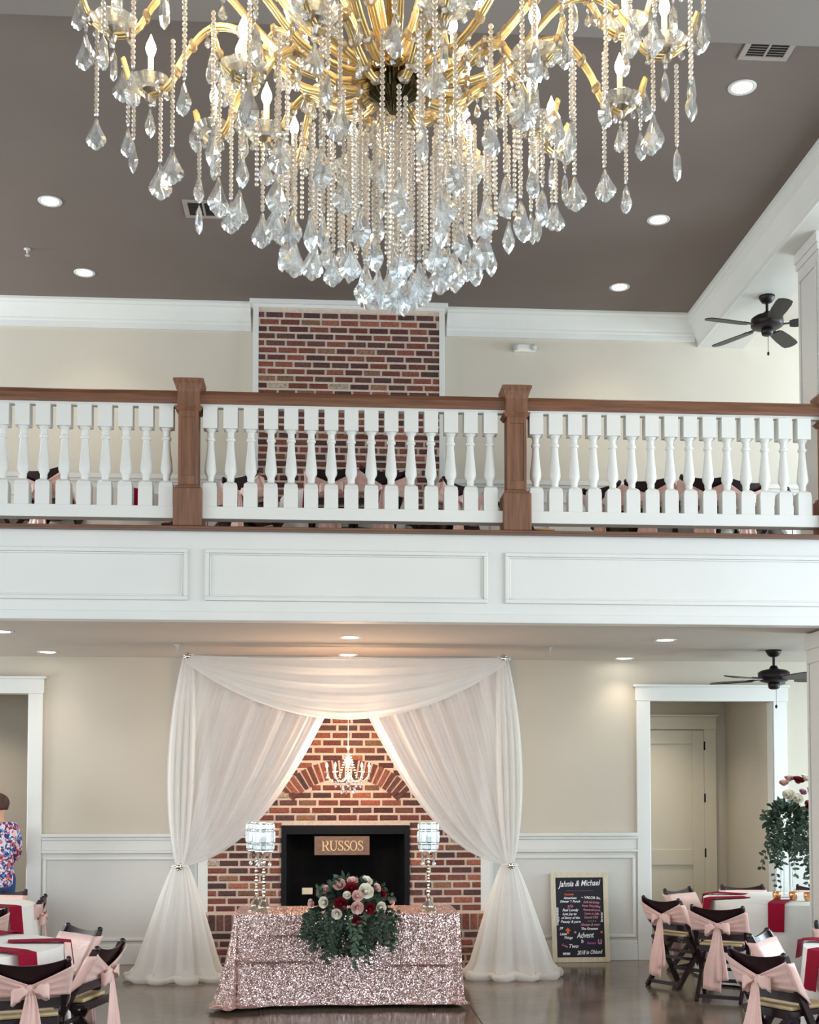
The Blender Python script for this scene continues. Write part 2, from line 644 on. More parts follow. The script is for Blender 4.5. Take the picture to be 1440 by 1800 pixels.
# back wall, with its two openings, and the hall behind
w = MB()
w.box(-8, -4.3, YW, YW + .15, 0, 6.9)
w.box(-4.3, -2.97, YW, YW + .15, 2.70, 6.9)
w.box(-2.97, 3.315, YW, YW + .15, 0, 6.9)
w.box(3.315, 4.617, YW, YW + .15, 2.66, 6.9)
w.box(4.617, 8.2, YW, YW + .15, 0, 6.9)
struct(w.build('wall_back', M['wall']))
w = MB()
w.box(-5.2, -2.4, YH, YH + .1, 0, 3.2)
w.box(-5.3, -5.2, YW + .15, YH, 0, 3.2)
w.box(-2.5, -2.4, YW + .15, YH, 0, 3.2)
w.box(-5.2, -2.4, YW + .15, YH + .1, 3.0, 3.1)
struct(w.build('wall_left_hall', M['wall']))
w = MB()
w.box(2.4, 4.75, YH, YH + .1, 0, 3.2)
w.box(4.60, 4.75, YW + .15, YH, 0, 3.2)
w.box(2.3, 2.4, YW + .15, YH, 0, 3.2)
w.box(2.3, 4.75, YW + .15, YH + .1, 3.0, 3.1)
struct(w.build('wall_right_hall', M['wall']))


def side_wall(name, x0, x1, wins):
    """side wall with rectangular window openings (y0,y1,z0,z1)"""
    m = MB()
    ys = sorted({-8, 12.7} | {a for q in wins for a in q[:2]})
    for a, b in zip(ys[:-1], ys[1:]):
        zs = sorted([(q[2], q[3]) for q in wins if q[0] <= a and q[1] >= b])
        z = 0
        for (p, q) in zs:
            m.box(x0, x1, a, b, z, p)
            z = q
        m.box(x0, x1, a, b, z, 6.9)
    return struct(m.build(name, M['wall']))


wr = [(0.8, 2.6, .5, 5.6), (3.6, 5.4, .5, 5.6), (6.4, 8.2, .5, 5.6), (10.6, 12.2, .6, 2.6), (10.6, 12.2, 4.6, 6.2)]
wl = [(0.0, 1.8, .5, 5.6), (3.0, 4.8, .5, 5.6), (6.0, 7.8, .5, 5.6), (10.6, 12.2, .6, 2.6), (10.6, 12.2, 4.6, 6.2)]
side_wall('wall_right', 8.0, 8.2, wr)
side_wall('wall_left', -7.7, -7.5, wl)
nwin = 0
for (x0, x1, ws) in ((8.0, 8.2, wr), (-7.7, -7.5, wl)):
    for (a, b, c, d) in ws:
        nwin += 1
        m = MB()
        t = .07
        for (p, q, r_, s_) in ((a, a + t, c, d), (b - t, b, c, d), (a, b, c, c + t), (a, b, d - t, d), (a, b, (c + d) / 2 - .03, (c + d) / 2 + .03)):
            m.box(x0 + .05, x1 - .05, p, q, r_, s_)
        struct(m.build('window_%d' % nwin, M['white']))

# ceilings
struct(MB().box(-7.6, 3.80, 7.45, YW, ZU, ZU + .2).build('ceiling', M['ceiling_taupe']))
struct(MB().box(-7.6, 8.1, -8, 7.0, ZU, ZU + .2).build('ceiling', M['ceiling_taupe']))
struct(MB().box(4.35, 8.1, 7.0, YW, ZU, ZU + .2).build('ceiling', M['ceiling_low']))
# ceiling beams: one across, one along the right aisle
b = MB()
b.box(-7.6, 8.1, 7.0, 7.45, 6.37, ZU + .2)
struct(b.build('ceiling_beam', M['beam_taupe']))
b = MB()
b.box(3.88, 4.35, 7.45, YW, 6.37, ZU + .2)
struct(b.build('ceiling_beam', M['offwhite']))
# under the balcony
struct(MB().box(-7.6, 8.1, YB + .1, YW, ZL, ZL + .12).build('ceiling_low', M['ceiling_low']))


def crown(x0, x1, y, ztop, drop, out, sign=-1):
    """crown moulding profile running along x on a wall facing -y"""
    pr = [(0, 0), (out, 0), (out, -.025), (out * .86, -.045), (out * .72, -.05), (out * .55, -.10), (out * .33, -.15), (out * .22, -.165), (out * .22, -.185), (.025, -.20), (.025, -drop), (0, -drop)]
    m = MB()
    vs, fs = [], []
    n = len(pr)
    for x in (x0, x1):
        for (o_, z) in pr:
            vs.append((x, y + sign * o_, ztop + z))
    for k in range(n):
        k2 = (k + 1) % n
        fs.append((k, k2, k2 + n, k + n))
    fs.append(tuple(range(n)))
    fs.append(tuple(range(2 * n - 1, n - 1, -1)))
    m.add(vs, fs)
    return m


struct(crown(-7.5, -.79, YW, ZU, .26, .15).build('trim_2', M['white']))
struct(crown(1.22, 3.83, YW, ZU, .26, .15).build('trim_3', M['white']))
# crown along the aisle beam (faces -x)
m = MB()
pr = [(3.88, 6.37), (3.86, 6.372), (3.86, 6.42), (3.84, 6.44), (3.82, 6.50), (3.78, 6.57), (3.74, 6.60), (3.74, 6.63), (3.72, 6.64), (3.72, ZU), (3.88, ZU)]
vs = [(x, y, z) for y in (7.45, YW) for (x, z) in pr]
n = len(pr)
m.add(vs, [(k, (k + 1) % n, (k + 1) % n + n, k + n) for k in range(n)] + [tuple(range(n))])
struct(m.build('trim_4', M['white']))

# wainscot, chair rail, baseboards, wall panel mouldings
def frame_mould(m, x0, x1, z0, z1, y, t=.035, d=.018):
    m.box(x0, x1, y - d, y, z1 - t, z1)
    m.box(x0, x1, y - d, y, z0, z0 + t)
    m.box(x0, x0 + t, y - d, y, z0 + t, z1 - t)
    m.box(x1 - t, x1, y - d, y, z0 + t, z1 - t)


nt_ = 5
for (x0, x1) in ((-2.83, -1.27), (1.634, 3.173), (4.752, 7.9)):
    m = MB()
    m.box(x0, x1, YW - .012, YW, 0.0, 1.26)
    struct(m.build('trim_%d' % nt_, M['offwhite'])); nt_ += 1
    m = MB()
    m.box(x0, x1, YW - .055, YW - .012, 1.265, 1.30)
    m.box(x0, x1, YW - .035, YW - .012, 1.235, 1.265)
    m.box(x0, x1, YW - .022, YW - .012, 1.13, 1.235)
    m.box(x0, x1, YW - .038, YW - .012, 1.105, 1.13)
    struct(m.build('trim_%d' % nt_, M['white'], bevel=.006)); nt_ += 1
    m = MB()
    frame_mould(m, x0 + .02, x1 - .02, .235, 1.07, YW - .012, .03)
    struct(m.build('trim_%d' % nt_, M['white'], bevel=.005)); nt_ += 1
    m = MB()
    m.box(x0, x1, YW - .03, YW - .012, 0, .17)
    m.box(x0, x1, YW - .024, YW - .012, .17, .20)
    struct(m.build('baseboard_back', M['white'], bevel=.005))
# balcony-level wainscot on the back wall
for (x0, x1) in ((-7.4, -.79), (1.22, 7.9)):
    m = MB()
    m.box(x0, x1, YW - .012, YW, ZF, 4.88)
    m.box(x0, x1, YW - .05, YW - .012, 4.88, 4.925)
    m.box(x0, x1, YW - .03, YW - .012, 4.85, 4.88)
    m.box(x0, x1, YW - .03, YW - .012, 4.70, 4.72)
    x = x0 + .1
    while x < x1 - .9:
        frame_mould(m, x, x + .8, ZF + .25, 4.64, YW - .012, .03)
        x += .95
    struct(m.build('trim_%d' % nt_, M['offwhite'])); nt_ += 1

# door casings
def casing(x0, x1, ztop, wd, y, name, m_=None):
    m = MB()
    m.box(x0 - wd, x0, y - .03, y, 0, ztop)
    m.box(x1, x1 + wd, y - .03, y, 0, ztop)
    m.box(x0 - wd - .01, x1 + wd + .01, y - .034, y, ztop, ztop + .145)
    m.box(x0 - wd - .03, x1 + wd + .03, y - .05, y, ztop + .145, ztop + .17)
    m.box(x0, x0 + .012, y, y + .148, 0, ztop - .001)
    m.box(x1 - .012, x1, y, y + .148, 0, ztop - .001)
    return struct(m.build(name, m_ or M['white'], bevel=.004))


casing(3.315, 4.617, 2.655, .14, YW, 'trim_%d' % nt_); nt_ += 1
casing(-4.2, -2.97, 2.70, .14, YW, 'trim_%d' % nt_); nt_ += 1
casing(3.42, 4.34, 2.44, .14, YH, 'trim_%d' % nt_, M['doorpaint']); nt_ += 1
# panelled door in the right hall
d = empty('door_1', (3.42, YH, 0)); struct(d)
m = MB()
m.box(0, .92, -.005, .035, 0.01, 2.43)
m.box(0, .14, -.025, -.005, 0.01, 2.43)
m.box(.78, .92, -.025, -.005, 0.01, 2.43)
m.box(.14, .78, -.025, -.005, 2.27, 2.43)
m.box(.14, .78, -.025, -.005, .88, 1.06)
m.box(.14, .78, -.025, -.005, .01, .26)
m.build('door_panel', M['doorpaint'], d, bevel=.006)
for z in (.35, .97, 1.60, 2.20):
    MB().tube([(.925, -.03, z), (.925, -.03, z + .1)], .009, 6).build('hinge', M['black'], d)
m = MB()
m.sphere((.06, -.06, 1.0), .03, 12, 8)
m.tube([(.06, -.02, 1.0), (.06, -.05, 1.0)], .012, 8)
m.build('door_knob', M['darkmetal'], d, smooth=True)

# ------------------------------------------------------------------ balcony
bal = empty('balcony', (0, 0, 0)); struct(bal)
m = MB(); m.box(-7.6, 8.1, YB + .1, YW, ZL + .12, ZF)
m.build('balcony_floor', M['ceiling_low'], bal)
m = MB()
m.box(-7.6, 8.1, YB, YB + .12, 3.05, 3.75)
m.build('fascia', M['white'], bal)
m = MB()
m.box(-7.6, 8.1, YB - .014, YB, 3.05, 3.12)
m.build('fascia_base_strip', M['white'], bal, bevel=.004)
for (x0, x1) in ((-3.4, -1.09), (-.955, 1.265), (1.405, 4.9)):
    m = MB()
    frame_mould(m, x0, x1, 3.205, 3.61, YB, .032, .022)
    frame_mould(m, x0 + .032, x1 - .032, 3.237, 3.578, YB, .014, .012)
    m.build('panel_moulding', M['white'], bal, bevel=.005)
m = MB(); m.box(-7.6, 8.1, YB - .09, YB + .16, 3.75, 3.775)
m.build('nosing', M['oak_x'], bal, bevel=.006)

YR = YB + .02     # centre line of the railing
NW = [-1.087, 1.495, 4.08]


def newel(x, label):
    t = empty('newel_post', (x, YR, 3.775))
    tag(t, label, 'post', 'newel posts of the balcony railing')
    m = MB()
    m.box(-.112, .112, -.112, .112, 0, .30)
    m.box(-.100, .100, -.100, .100, .30, .32)
    m.build('post_base', M['oak_z'], t, bevel=.008)
    m = MB()
    m.box(-.078, .078, -.078, .078, .30, .93)
    # raised stiles leave a recessed panel on the front
    for sx in (-1, 1):
        m.box(sx * .066 - .012, sx * .066 + .012, -.086, -.078, .33, .92)
    m.box(-.054, .054, -.086, -.078, .33, .40)
    m.box(-.054, .054, -.086, -.078, .86, .92)
    m.build('post_shaft', M['oak_z'], t, bevel=.003)
    m = MB()
    m.box(-.088, .088, -.088, .088, .93, 1.08)
    m.add([(sx * a, sy * a, z) for (a, z) in ((.088, .91), (.110, .945)) for (sx, sy) in ((-1, -1), (1, -1), (1, 1), (-1, 1))],
          [(3, 2, 1, 0), (4, 5, 6, 7), (0, 1, 5, 4), (1, 2, 6, 5), (2, 3, 7, 6), (3, 0, 4, 7)])
    m.build('post_neck', M['oak_z'], t, bevel=.003)
    m = MB()
    m.add([(sx * a, sy * a, z) for (a, z) in ((.088, 1.06), (.108, 1.12), (.118, 1.14), (.118, 1.158), (.075, 1.175)) for (sx, sy) in ((-1, -1), (1, -1), (1, 1), (-1, 1))],
          [(3, 2, 1, 0), (16, 17, 18, 19)] + [(4 * k + i, 4 * k + (i + 1) % 4, 4 * k + 4 + (i + 1) % 4, 4 * k + 4 + i) for k in range(4) for i in range(4)])
    m.build('post_cap', M['oak_z'], t)


newel(NW[0], 'brown wood newel post standing left of the brick chimney on the balcony')
newel(NW[1], 'brown wood newel post standing right of the brick chimney on the balcony')
newel(NW[2], 'brown wood newel post at the right edge of the picture against the column')

# baluster mesh: square blocks with a turned vase between
m = MB()
h0, h1 = -.055, .055
m.box(h0, h1, h0, h1, 0, .150)
m.add([(sx * a, sy * a, z) for (a, z) in ((.055, .150), (.050, .185), (.026, .205)) for (sx, sy) in ((-1, -1), (1, -1), (1, 1), (-1, 1))],
      [(4 * k + i, 4 * k + (i + 1) % 4, 4 * k + 4 + (i + 1) % 4, 4 * k + 4 + i) for k in range(2) for i in range(4)])
m.lathe([(.026, .195), (.026, .215), (.030, .225), (.028, .235), (.030, .25), (.044, .275), (.047, .295), (.044, .33), (.033, .43), (.027, .50), (.026, .525), (.034, .53), (.036, .54), (.034, .55), (.026, .555), (.026, .595), (.034, .605), (.04, .615), (.046, .62)], 14)
m.box(h0, h1, h0, h1, .62, .79)
BAL = m.mesh('baluster', M['white'], True)
BAL.set_sharp_from_angle(angle=R(35))
for (x0, x1, xs, lab) in (
        (-5.2, NW[0] - .078, [-1.262 - .158 * k for k in range(22)], 'white baluster railing section at the left edge of the balcony'),
        (NW[0] + .078, NW[1] - .078, [-.921 + .158 * k for k in range(15)], 'white baluster railing section in front of the brick chimney'),
        (NW[1] + .078, NW[2] - .078, [1.658 + .156 * k for k in range(15)], 'white baluster railing section on the right of the balcony')):
    t = empty('balcony_railing', ((x0 + x1) / 2, YR, 3.775))
    tag(t, lab, 'railing', 'balcony railing sections')
    cx = (x0 + x1) / 2
    hw = (x1 - x0) / 2
    m = MB()
    prf = [(-.045, .98), (.045, .98), (.052, 1.0), (.052, 1.045), (.04, 1.075), (.02, 1.087), (-.02, 1.087), (-.04, 1.075), (-.052, 1.045), (-.052, 1.0)]
    vs = [(x, y, z) for x in (-hw, hw) for (y, z) in prf]
    n = len(prf)
    m.add(vs, [(k, k + n, (k + 1) % n + n, (k + 1) % n) for k in range(n)] + [tuple(range(n)), tuple(range(2 * n - 1, n - 1, -1))])
    m.build('handrail', M['oak_x'], t)
    MB().box(-hw, hw, -.03, .03, .955, .98).build('top_fillet', M['white'], t)
    MB().box(-hw, hw, -.06, .06, .068, .165).build('bottom_rail', M['white'], t, bevel=.004)
    for k, x in enumerate(xs):
        if x0 < x < x1:
            part('baluster', BAL, t, (x - cx, 0, .165))

# ------------------------------------------------------------------ columns (right)
m = MB()
m.box(4.06, 4.60, YB + .16, YB + .62, ZF, 6.37)
frame_mould(m, 4.10, 4.56, 4.0, 6.2, YB + .16, .03, .015)
for (ya, yb, za, zb) in ((.20, .23, 4.0, 6.1), (.55, .58, 4.0, 6.1), (.20, .58, 3.97, 4.0), (.20, .58, 6.1, 6.13)):
    m.box(4.045, 4.06, YB + ya, YB + yb, za, zb)
m.box(4.035, 4.63, YB + .14, YB + .64, 6.28, 6.37)
m.box(4.045, 4.615, YB + .15, YB + .63, 6.22, 6.28)
tag(struct(m.build('column', M['offwhite'], bevel=.004)))
m = MB()
m.box(4.09, 4.60, YB + .14, YB + .62, 0, 3.06)
frame_mould(m, 4.14, 4.56, .35, 2.85, YB + .14, .03, .015)
for (ya, yb, za, zb) in ((.19, .22, .35, 2.8), (.55, .58, .35, 2.8), (.19, .58, .32, .35), (.19, .58, 2.8, 2.83)):
    m.box(4.075, 4.09, YB + ya, YB + yb, za, zb)
m.box(4.075, 4.62, YB + .125, YB + .635, 2.92, 3.05)
m.box(4.075, 4.62, YB + .12, YB + .635, 0, .2)
struct(m.build('column', M['offwhite'], bevel=.004))


# ================================================================== BRICKWORK
BRK = [(128, 66, 52), (112, 58, 48), (138, 74, 56), (96, 56, 52), (84, 54, 52), (146, 82, 62), (120, 60, 46), (104, 62, 56), (132, 92, 68), (88, 46, 44)]


def bcol():
    c = random.choice(BRK)
    k = random.uniform(.85, 1.15)
    if random.random() < .03:
        c = (176, 158, 138)
    g = sum(c) / 3
    c = [q * .88 + g * .12 for q in c]
    return srgb(min(255, c[0] * k), min(255, c[1] * k), min(255, c[2] * k))


def brick_box(m, x0, x1, y0, y1, z0, z1, mx=None):
    """one worn brick: chamfered front so the edges read soft"""
    c = bcol()
    jx = lambda s: random.uniform(-s, s)
    d = .005
    fr = [Vector((x0 + d + jx(.004), y0, z0 + d + jx(.004))), Vector((x1 - d + jx(.004), y0, z0 + d + jx(.003))),
          Vector((x1 - d + jx(.004), y0, z1 - d + jx(.003))), Vector((x0 + d + jx(.004), y0, z1 - d + jx(.003)))]
    md = [Vector((x0, y0 + .006, z0)), Vector((x1, y0 + .006, z0)), Vector((x1, y0 + .006, z1)), Vector((x0, y0 + .006, z1))]
    bk = [Vector((x0, y1, z0)), Vector((x1, y1, z0)), Vector((x1, y1, z1)), Vector((x0, y1, z1))]
    vs = fr + md + bk
    if mx is not None:
        vs = [mx @ p for p in vs]
    fs = [(0, 1, 2, 3)]
    for a in (0, 4):
        for k in range(4):
            fs.append((a + k, a + 4 + k, a + 4 + (k + 1) % 4, a + (k + 1) % 4))
    m.add(vs, fs, c)


def bricks(m, x0, x1, z0, z1, y, course=.0745, ln=.205, gap=.0235, skip=None, dep=.03):
    r = 0
    z = z0
    while z + course * .6 < z1:
        zt = min(z + course - gap, z1)
        off = (0 if r % 2 else -.5) * ln + random.uniform(-.02, .02)
        x = x0 + off
        while x < x1:
            L = ln * random.uniform(.92, 1.06)
            a, b_ = max(x, x0), min(x + L - gap, x1)
            x += L
            if b_ - a < .03:
                continue
            segs = [(a, b_)]
            if skip:
                segs = skip(a, b_, z, zt)
            for (p, q) in segs:
                if q - p > .025:
                    brick_box(m, p, q, y + random.uniform(-.003, .003), y + dep, z, zt)
        z += course
        r += 1


AX, AZ, AR0, AR1 = .185, 1.155, .70, .885   # arch centre, inner and outer radius of the soldier ring
FX0, FX1, FZ0, FZ1 = -.449, .824, .53, 1.385   # firebox opening


def fire_skip(a, b_, z, zt):
    zc = (z + zt) / 2
    segs = [(a, b_)]
    def cut(segs, p, q):
        out = []
        for (u, v) in segs:
            if q <= u or p >= v:
                out.append((u, v))
            else:
                if p > u:
                    out.append((u, p))
                if q < v:
                    out.append((q, v))
        return out
    if zt > FZ0 and z < FZ1:
        segs = cut(segs, FX0, FX1)
    dz = zc - AZ
    if zc > FZ1 + .30 and abs(dz) < AR1:
        xo = math.sqrt(AR1 ** 2 - dz ** 2)
        xi = math.sqrt(max(0, (AR0 - .012) ** 2 - dz ** 2)) if abs(dz) < AR0 else 0
        segs = cut(segs, AX - xo - .012, AX - xi)
        segs = cut(segs, AX + xi, AX + xo + .012)
        if xi == 0:
            segs = cut(segs, AX - xo - .012, AX + xo + .012)
    return segs


YC = 12.50
fp = empty('fireplace', (0, 0, 0))
tag(fp, 'red brick fireplace with black firebox and arch behind the sheer white drapes', 'fireplace')
m = MB()
bricks(m, -1.17, 1.536, .54, ZL, YC - .012, skip=fire_skip)
m.build('brickwork', M['brick'], fp)
m = MB()
nb = 22
for k in range(nb):
    a = R(42) + (R(138) - R(42)) * (k + .5) / nb
    w0 = AR0 * R(96) / nb - .016
    w1 = AR1 * R(96) / nb - .020
    # wedge-shaped brick, local z radial
    mx = Matrix.Translation((AX, YC - .014, AZ)) @ Matrix.Rotation(-(a - PI / 2), 4, 'Y')
    c = bcol()
    vs = [Vector((-w0 / 2, 0, AR0)), Vector((w0 / 2, 0, AR0)), Vector((w1 / 2, 0, AR1)), Vector((-w1 / 2, 0, AR1))]
    vs += [p + Vector((0, .03, 0)) for p in vs]
    vs = [mx @ p for p in vs]
    m.add(vs, [(0, 1, 2, 3), (0, 4, 5, 1), (1, 5, 6, 2), (2, 6, 7, 3), (3, 7, 4, 0)], c)
m.build('brick_arch', M['brick'], fp)
m = MB()
m.box(-1.17, FX0, YC, YW - .002, 0, ZL - .002)
m.box(FX1, 1.536, YC, YW - .002, 0, ZL - .002)
m.box(FX0, FX1, YC, YW - .002, FZ1, ZL - .002)
m.box(FX0, FX1, YC, YW - .002, 0, FZ0)
m.build('mortar', M['mortar'], fp)
# raised hearth: soldier course on top of stretchers
m = MB()
HY = 12.16
bricks(m, -1.21, 1.66, .01, .42, HY - .012)
x = -1.21
while x < 1.66:
    brick_box(m, x, x + .062, HY - .014 + random.uniform(-.003, .003), HY + .02, .385, .535)
    x += .079
m.build('hearth_bricks', M['brick'], fp)
m = MB()
m.box(-1.21, 1.66, HY, YC, 0, .53)
m.build('hearth', M['mortar'], fp)
m = MB()
t = .05
m.box(FX0, FX0 + t, YC - .03, YC + .12, FZ0, FZ1)
m.box(FX1 - t, FX1, YC - .03, YC + .12, FZ0, FZ1)
m.box(FX0 + t, FX1 - t, YC - .03, YC + .12, FZ1 - .09, FZ1)
m.box(FX0 + t, FX1 - t, YC - .02, YC + .12, FZ0, FZ0 + .04)
m.build('firebox_frame', M['black'], fp, bevel=.004)
m = MB()
m.box(FX0 - .0, FX1 + .0, YC + .175, YC + .185, FZ0, FZ1)
m.add([(FX0 + t, YC + .03, FZ0), (FX0 + t + .05, YC + .175, FZ0), (FX0 + t + .05, YC + .175, FZ1), (FX0 + t, YC + .03, FZ1)], [(0, 1, 2, 3)])
m.add([(FX1 - t, YC + .03, FZ0), (FX1 - t - .05, YC + .175, FZ0), (FX1 - t - .05, YC + .175, FZ1), (FX1 - t, YC + .03, FZ1)], [(3, 2, 1, 0)])
m.add([(FX0, YC, FZ0 + .002), (FX1, YC, FZ0 + .002), (FX1, YC + .18, FZ0 + .002), (FX0, YC + .18, FZ0 + .002)], [(0, 1, 2, 3)])
m.add([(FX0, YC, FZ1 - .002), (FX1, YC, FZ1 - .002), (FX1, YC + .18, FZ1 - .002), (FX0, YC + .18, FZ1 - .002)], [(3, 2, 1, 0)])
m.build('firebox', M['soot'], fp)
MB().box(-.245, -.14, YC + .02, YC + .035, .70, .765).build('gas_plate', M['boardframe'], fp, bevel=.004)
# white boards flanking the brick
for x0 in (-1.27, 1.536):
    m = MB(); m.box(x0, x0 + .10, YC - .005, YW - .03, 0.0, ZL)
    m.build('side_board', M['white'], fp, bevel=.003)

# upper chimney breast
ch = empty('chimney_breast', (0, 0, 0))
tag(ch, 'tall red brick chimney breast rising behind the balcony railing to the ceiling', 'chimney')
m = MB()
bricks(m, -.70, 1.126, ZF + .01, 6.60, YC - .012, course=.0722, ln=.198)
m.build('brickwork', M['brick'], ch)
MB().box(-.70, 1.126, YC, YW - .002, ZF + .002, 6.60).build('mortar', M['mortar'], ch)
m = MB()
m.box(-.755, -.70, YC - .02, YW - .002, ZF + .002, 6.60)
m.box(1.126, 1.181, YC - .02, YW - .002, ZF + .002, 6.60)
m.box(-.755, 1.181, YC - .02, YW - .002, 6.60, 6.635)
m.box(-.79, 1.215, YC - .045, YW - .002, 6.635, 6.679)
m.build('edge_trim', M['white'], ch, bevel=.003)


# ================================================================== SIGN
sg = empty('name_sign', (.15, YC - .055, 1.185))
tag(sg, 'weathered wood sign reading RUSSOS hung at the top of the black firebox', 'sign')
MB().box(-.272, .272, -.011, .011, -.093, .093).build('board', M['signwood'], sg, bevel=.004)


def letter(ch_):
    """serif letters as strokes: list of polylines with (x, z, width)"""
    H_ = 1.0
    if ch_ == 'R':
        return [[(.15, 0, .13), (.15, 1, .13)], [(.02, .03, .06), (.32, .03, .06)], [(.02, .97, .06), (.42, .97, .06)],
                [(.15, .97, .06), (.42, .97, .07), (.60, .88, .12), (.62, .73, .13), (.56, .58, .11), (.42, .50, .06), (.15, .49, .06)],
                [(.36, .50, .08), (.48, .34, .12), (.60, .10, .13), (.70, .03, .08), (.80, .02, .05)]]
    if ch_ == 'U':
        return [[(.15, 1, .13), (.15, .35, .13), (.20, .14, .12), (.36, .02, .08), (.54, .06, .08), (.66, .22, .07), (.68, .4, .07), (.68, 1, .07)],
                [(.0, .97, .06), (.32, .97, .06)], [(.54, .97, .06), (.82, .97, .06)]]
    if ch_ == 'S':
        return [[(.50, .74, .05), (.49, .88, .07), (.36, .97, .06), (.20, .95, .09), (.11, .82, .12), (.14, .68, .13), (.30, .55, .13), (.46, .43, .13), (.54, .28, .12), (.50, .12, .10), (.34, .02, .06), (.16, .05, .07), (.08, .22, .05)],
                [(.50, .70, .04), (.52, .98, .04)], [(.06, .0, .04), (.06, .28, .04)]]
    if ch_ == 'O':
        return [[(.36 + .32 * math.sin(a), .5 + .48 * math.cos(a), .055 + .075 * abs(math.sin(a))) for a in [2 * PI * k / 20 for k in range(21)]]]
    return []


m = MB()
x = -.200
hz = .098
for ch_ in 'RUSSOS':
    for st in letter(ch_):
        for k in range(len(st) - 1):
            (x0, z0, w0), (x1, z1, w1) = st[k], st[k + 1]
            a, b_ = Vector((x0, 0, z0)), Vector((x1, 0, z1))
            d_ = (b_ - a).normalized()
            nrm = Vector((-d_.z, 0, d_.x))
            e = d_ * .012
            q = [a - e - nrm * w0 / 2, b_ + e - nrm * w1 / 2, b_ + e + nrm * w1 / 2, a - e + nrm * w0 / 2]
            q = [Vector((x + p.x * hz, -.0165, -.049 + p.z * hz)) for p in q]
            q2 = [p + Vector((0, .008, 0)) for p in q]
            m.add(q + q2, [(0, 1, 2, 3), (0, 4, 5, 1), (1, 5, 6, 2), (2, 6, 7, 3), (3, 7, 4, 0)])
    x += {'R': .077, 'U': .080, 'S': .061, 'O': .074}[ch_]
m.build('lettering', M['letter'], sg)


# ================================================================== CEILING FITTINGS
def downlight_parts():
    m = MB()
    m.lathe([(.070, -.002), (.095, -.008), (.100, -.003), (.100, .0), (.070, 0.0)], 28)
    ring = m.mesh('trim_ring', M['white'], True)
    m = MB()
    m.lathe([(.0, -.003), (.072, -.003)], 24)
    lens = m.mesh('lens', M['lens'])
    return ring, lens


RING, LENS = downlight_parts()


def downlight(x, y, z, label, power, group):
    t = empty('recessed_light', (x, y, z))
    tag(t, label, 'ceiling light', group)
    part('trim_ring', RING, t)
    part('lens', LENS, t)
    d_ = bpy.data.lights.new('downlight_beam', 'SPOT')
    d_.energy = power
    d_.spot_size = R(115)
    d_.spot_blend = 0.9
    d_.shadow_soft_size = .07
    d_.color = (1.0, 0.86, 0.70)
    o = bpy.data.objects.new('downlight_beam', d_)
    COL.objects.link(o)
    o.parent = t
    o.location = (0, 0, -.03)
    return t


G1 = 'recessed lights in the high taupe ceiling'
for (x, y, l) in ((2.91, 8.45, 'lit round recessed light on the high ceiling at upper right near the vent'),
                  (2.86, 10.50, 'lit round recessed light on the high ceiling, middle of the three on the right'),
                  (2.86, 11.95, 'lit round recessed light on the high ceiling nearest the back wall on the right'),
                  (-2.34, 10.50, 'lit round recessed light on the high ceiling left of the square vent'),
                  (-2.33, 11.95, 'lit round recessed light on the high ceiling nearest the back wall on the left')):
    downlight(x, y, ZU, l, 26, G1)
G2 = 'recessed lights in the low ceiling under the balcony'
for (x, y, l) in ((-2.75, 10.74, 'lit recessed light under the balcony cut by the left edge of the picture'),
                  (-2.70, 12.27, 'lit recessed light under the balcony near the left doorway'),
                  (.20, 10.93, 'lit recessed light under the balcony in front of the white backdrop'),
                  (.205, 12.33, 'lit recessed light right above the white backdrop swag'),
                  (3.01, 10.95, 'lit recessed light under the balcony nearer the ceiling fan, front one of the right pair'),
                  (3.00, 12.46, 'lit recessed light under the balcony, rear one of the right pair')):
    downlight(x, y, ZL, l, 8, G2)


for (x, nm) in ((3.5, 'recessed light inside the right hall behind the door opening'), (-3.9, 'recessed light inside the left hall behind the doorway')):  # out-of-view lamps added so the hall door and doorway read brighter
    downlight(x, 13.45, 3.0, nm, 38, 'recessed lights inside the little halls')


def ceiling_vent(x, y, z, label):
    t = empty('ceiling_vent', (x, y, z))
    tag(t, label, 'vent', 'air vents in the high ceiling')
    m = MB()
    m.box(-.17, .17, -.16, -.12, -.012, 0); m.box(-.17, .17, .12, .16, -.012, 0)
    m.box(-.17, -.13, -.12, .12, -.012, 0); m.box(.13, .17, -.12, .12, -.012, 0)
    m.box(-.008, .008, -.12, .12, -.012, 0)
    m.build('vent_frame', M['vent_paint'], t, bevel=.003)
    m = MB(); m.box(-.13, .13, -.12, .12, -.003, 0)
    m.build('vent_backing', M['ventdark'], t)
    for sx, tilt, mm in ((-1, .010, 'vent_paint'), (1, -.010, 'vent_paint')):
        m = MB()
        for k in range(9):
            yy = -.11 + k * .0275
            m.add([(sx * .068 - .058, yy, -.011), (sx * .068 + .058, yy, -.011), (sx * .068 + .058, yy + .017 * (1 if sx < 0 else 1), -.004 + 0), (sx * .068 - .058, yy + .017, -.004)], [(0, 1, 2, 3)])
        m.build('louvres', M[mm], t)


ceiling_vent(-1.06, 10.55, ZU, 'square white air vent on the high taupe ceiling left of the crystals')
ceiling_vent(2.93, 7.95, ZU, 'air vent on the high ceiling at the top right corner')


def sprinkler(x, y, z, label, grp='ceiling sprinklers'):
    t = empty('sprinkler_head', (x, y, z))
    tag(t, label, 'sprinkler', grp)
    m = MB(); m.lathe([(.032, 0), (.032, -.006), (.012, -.012), (.010, -.035), (.006, -.045)], 12)
    m.build('escutcheon', M['greyplastic'], t, smooth=True)
    m = MB(); m.lathe([(.004, -.045), (.004, -.06), (.022, -.062), (.022, -.065), (0, -.066)], 10)
    m.build('deflector', M['greyplastic'], t)


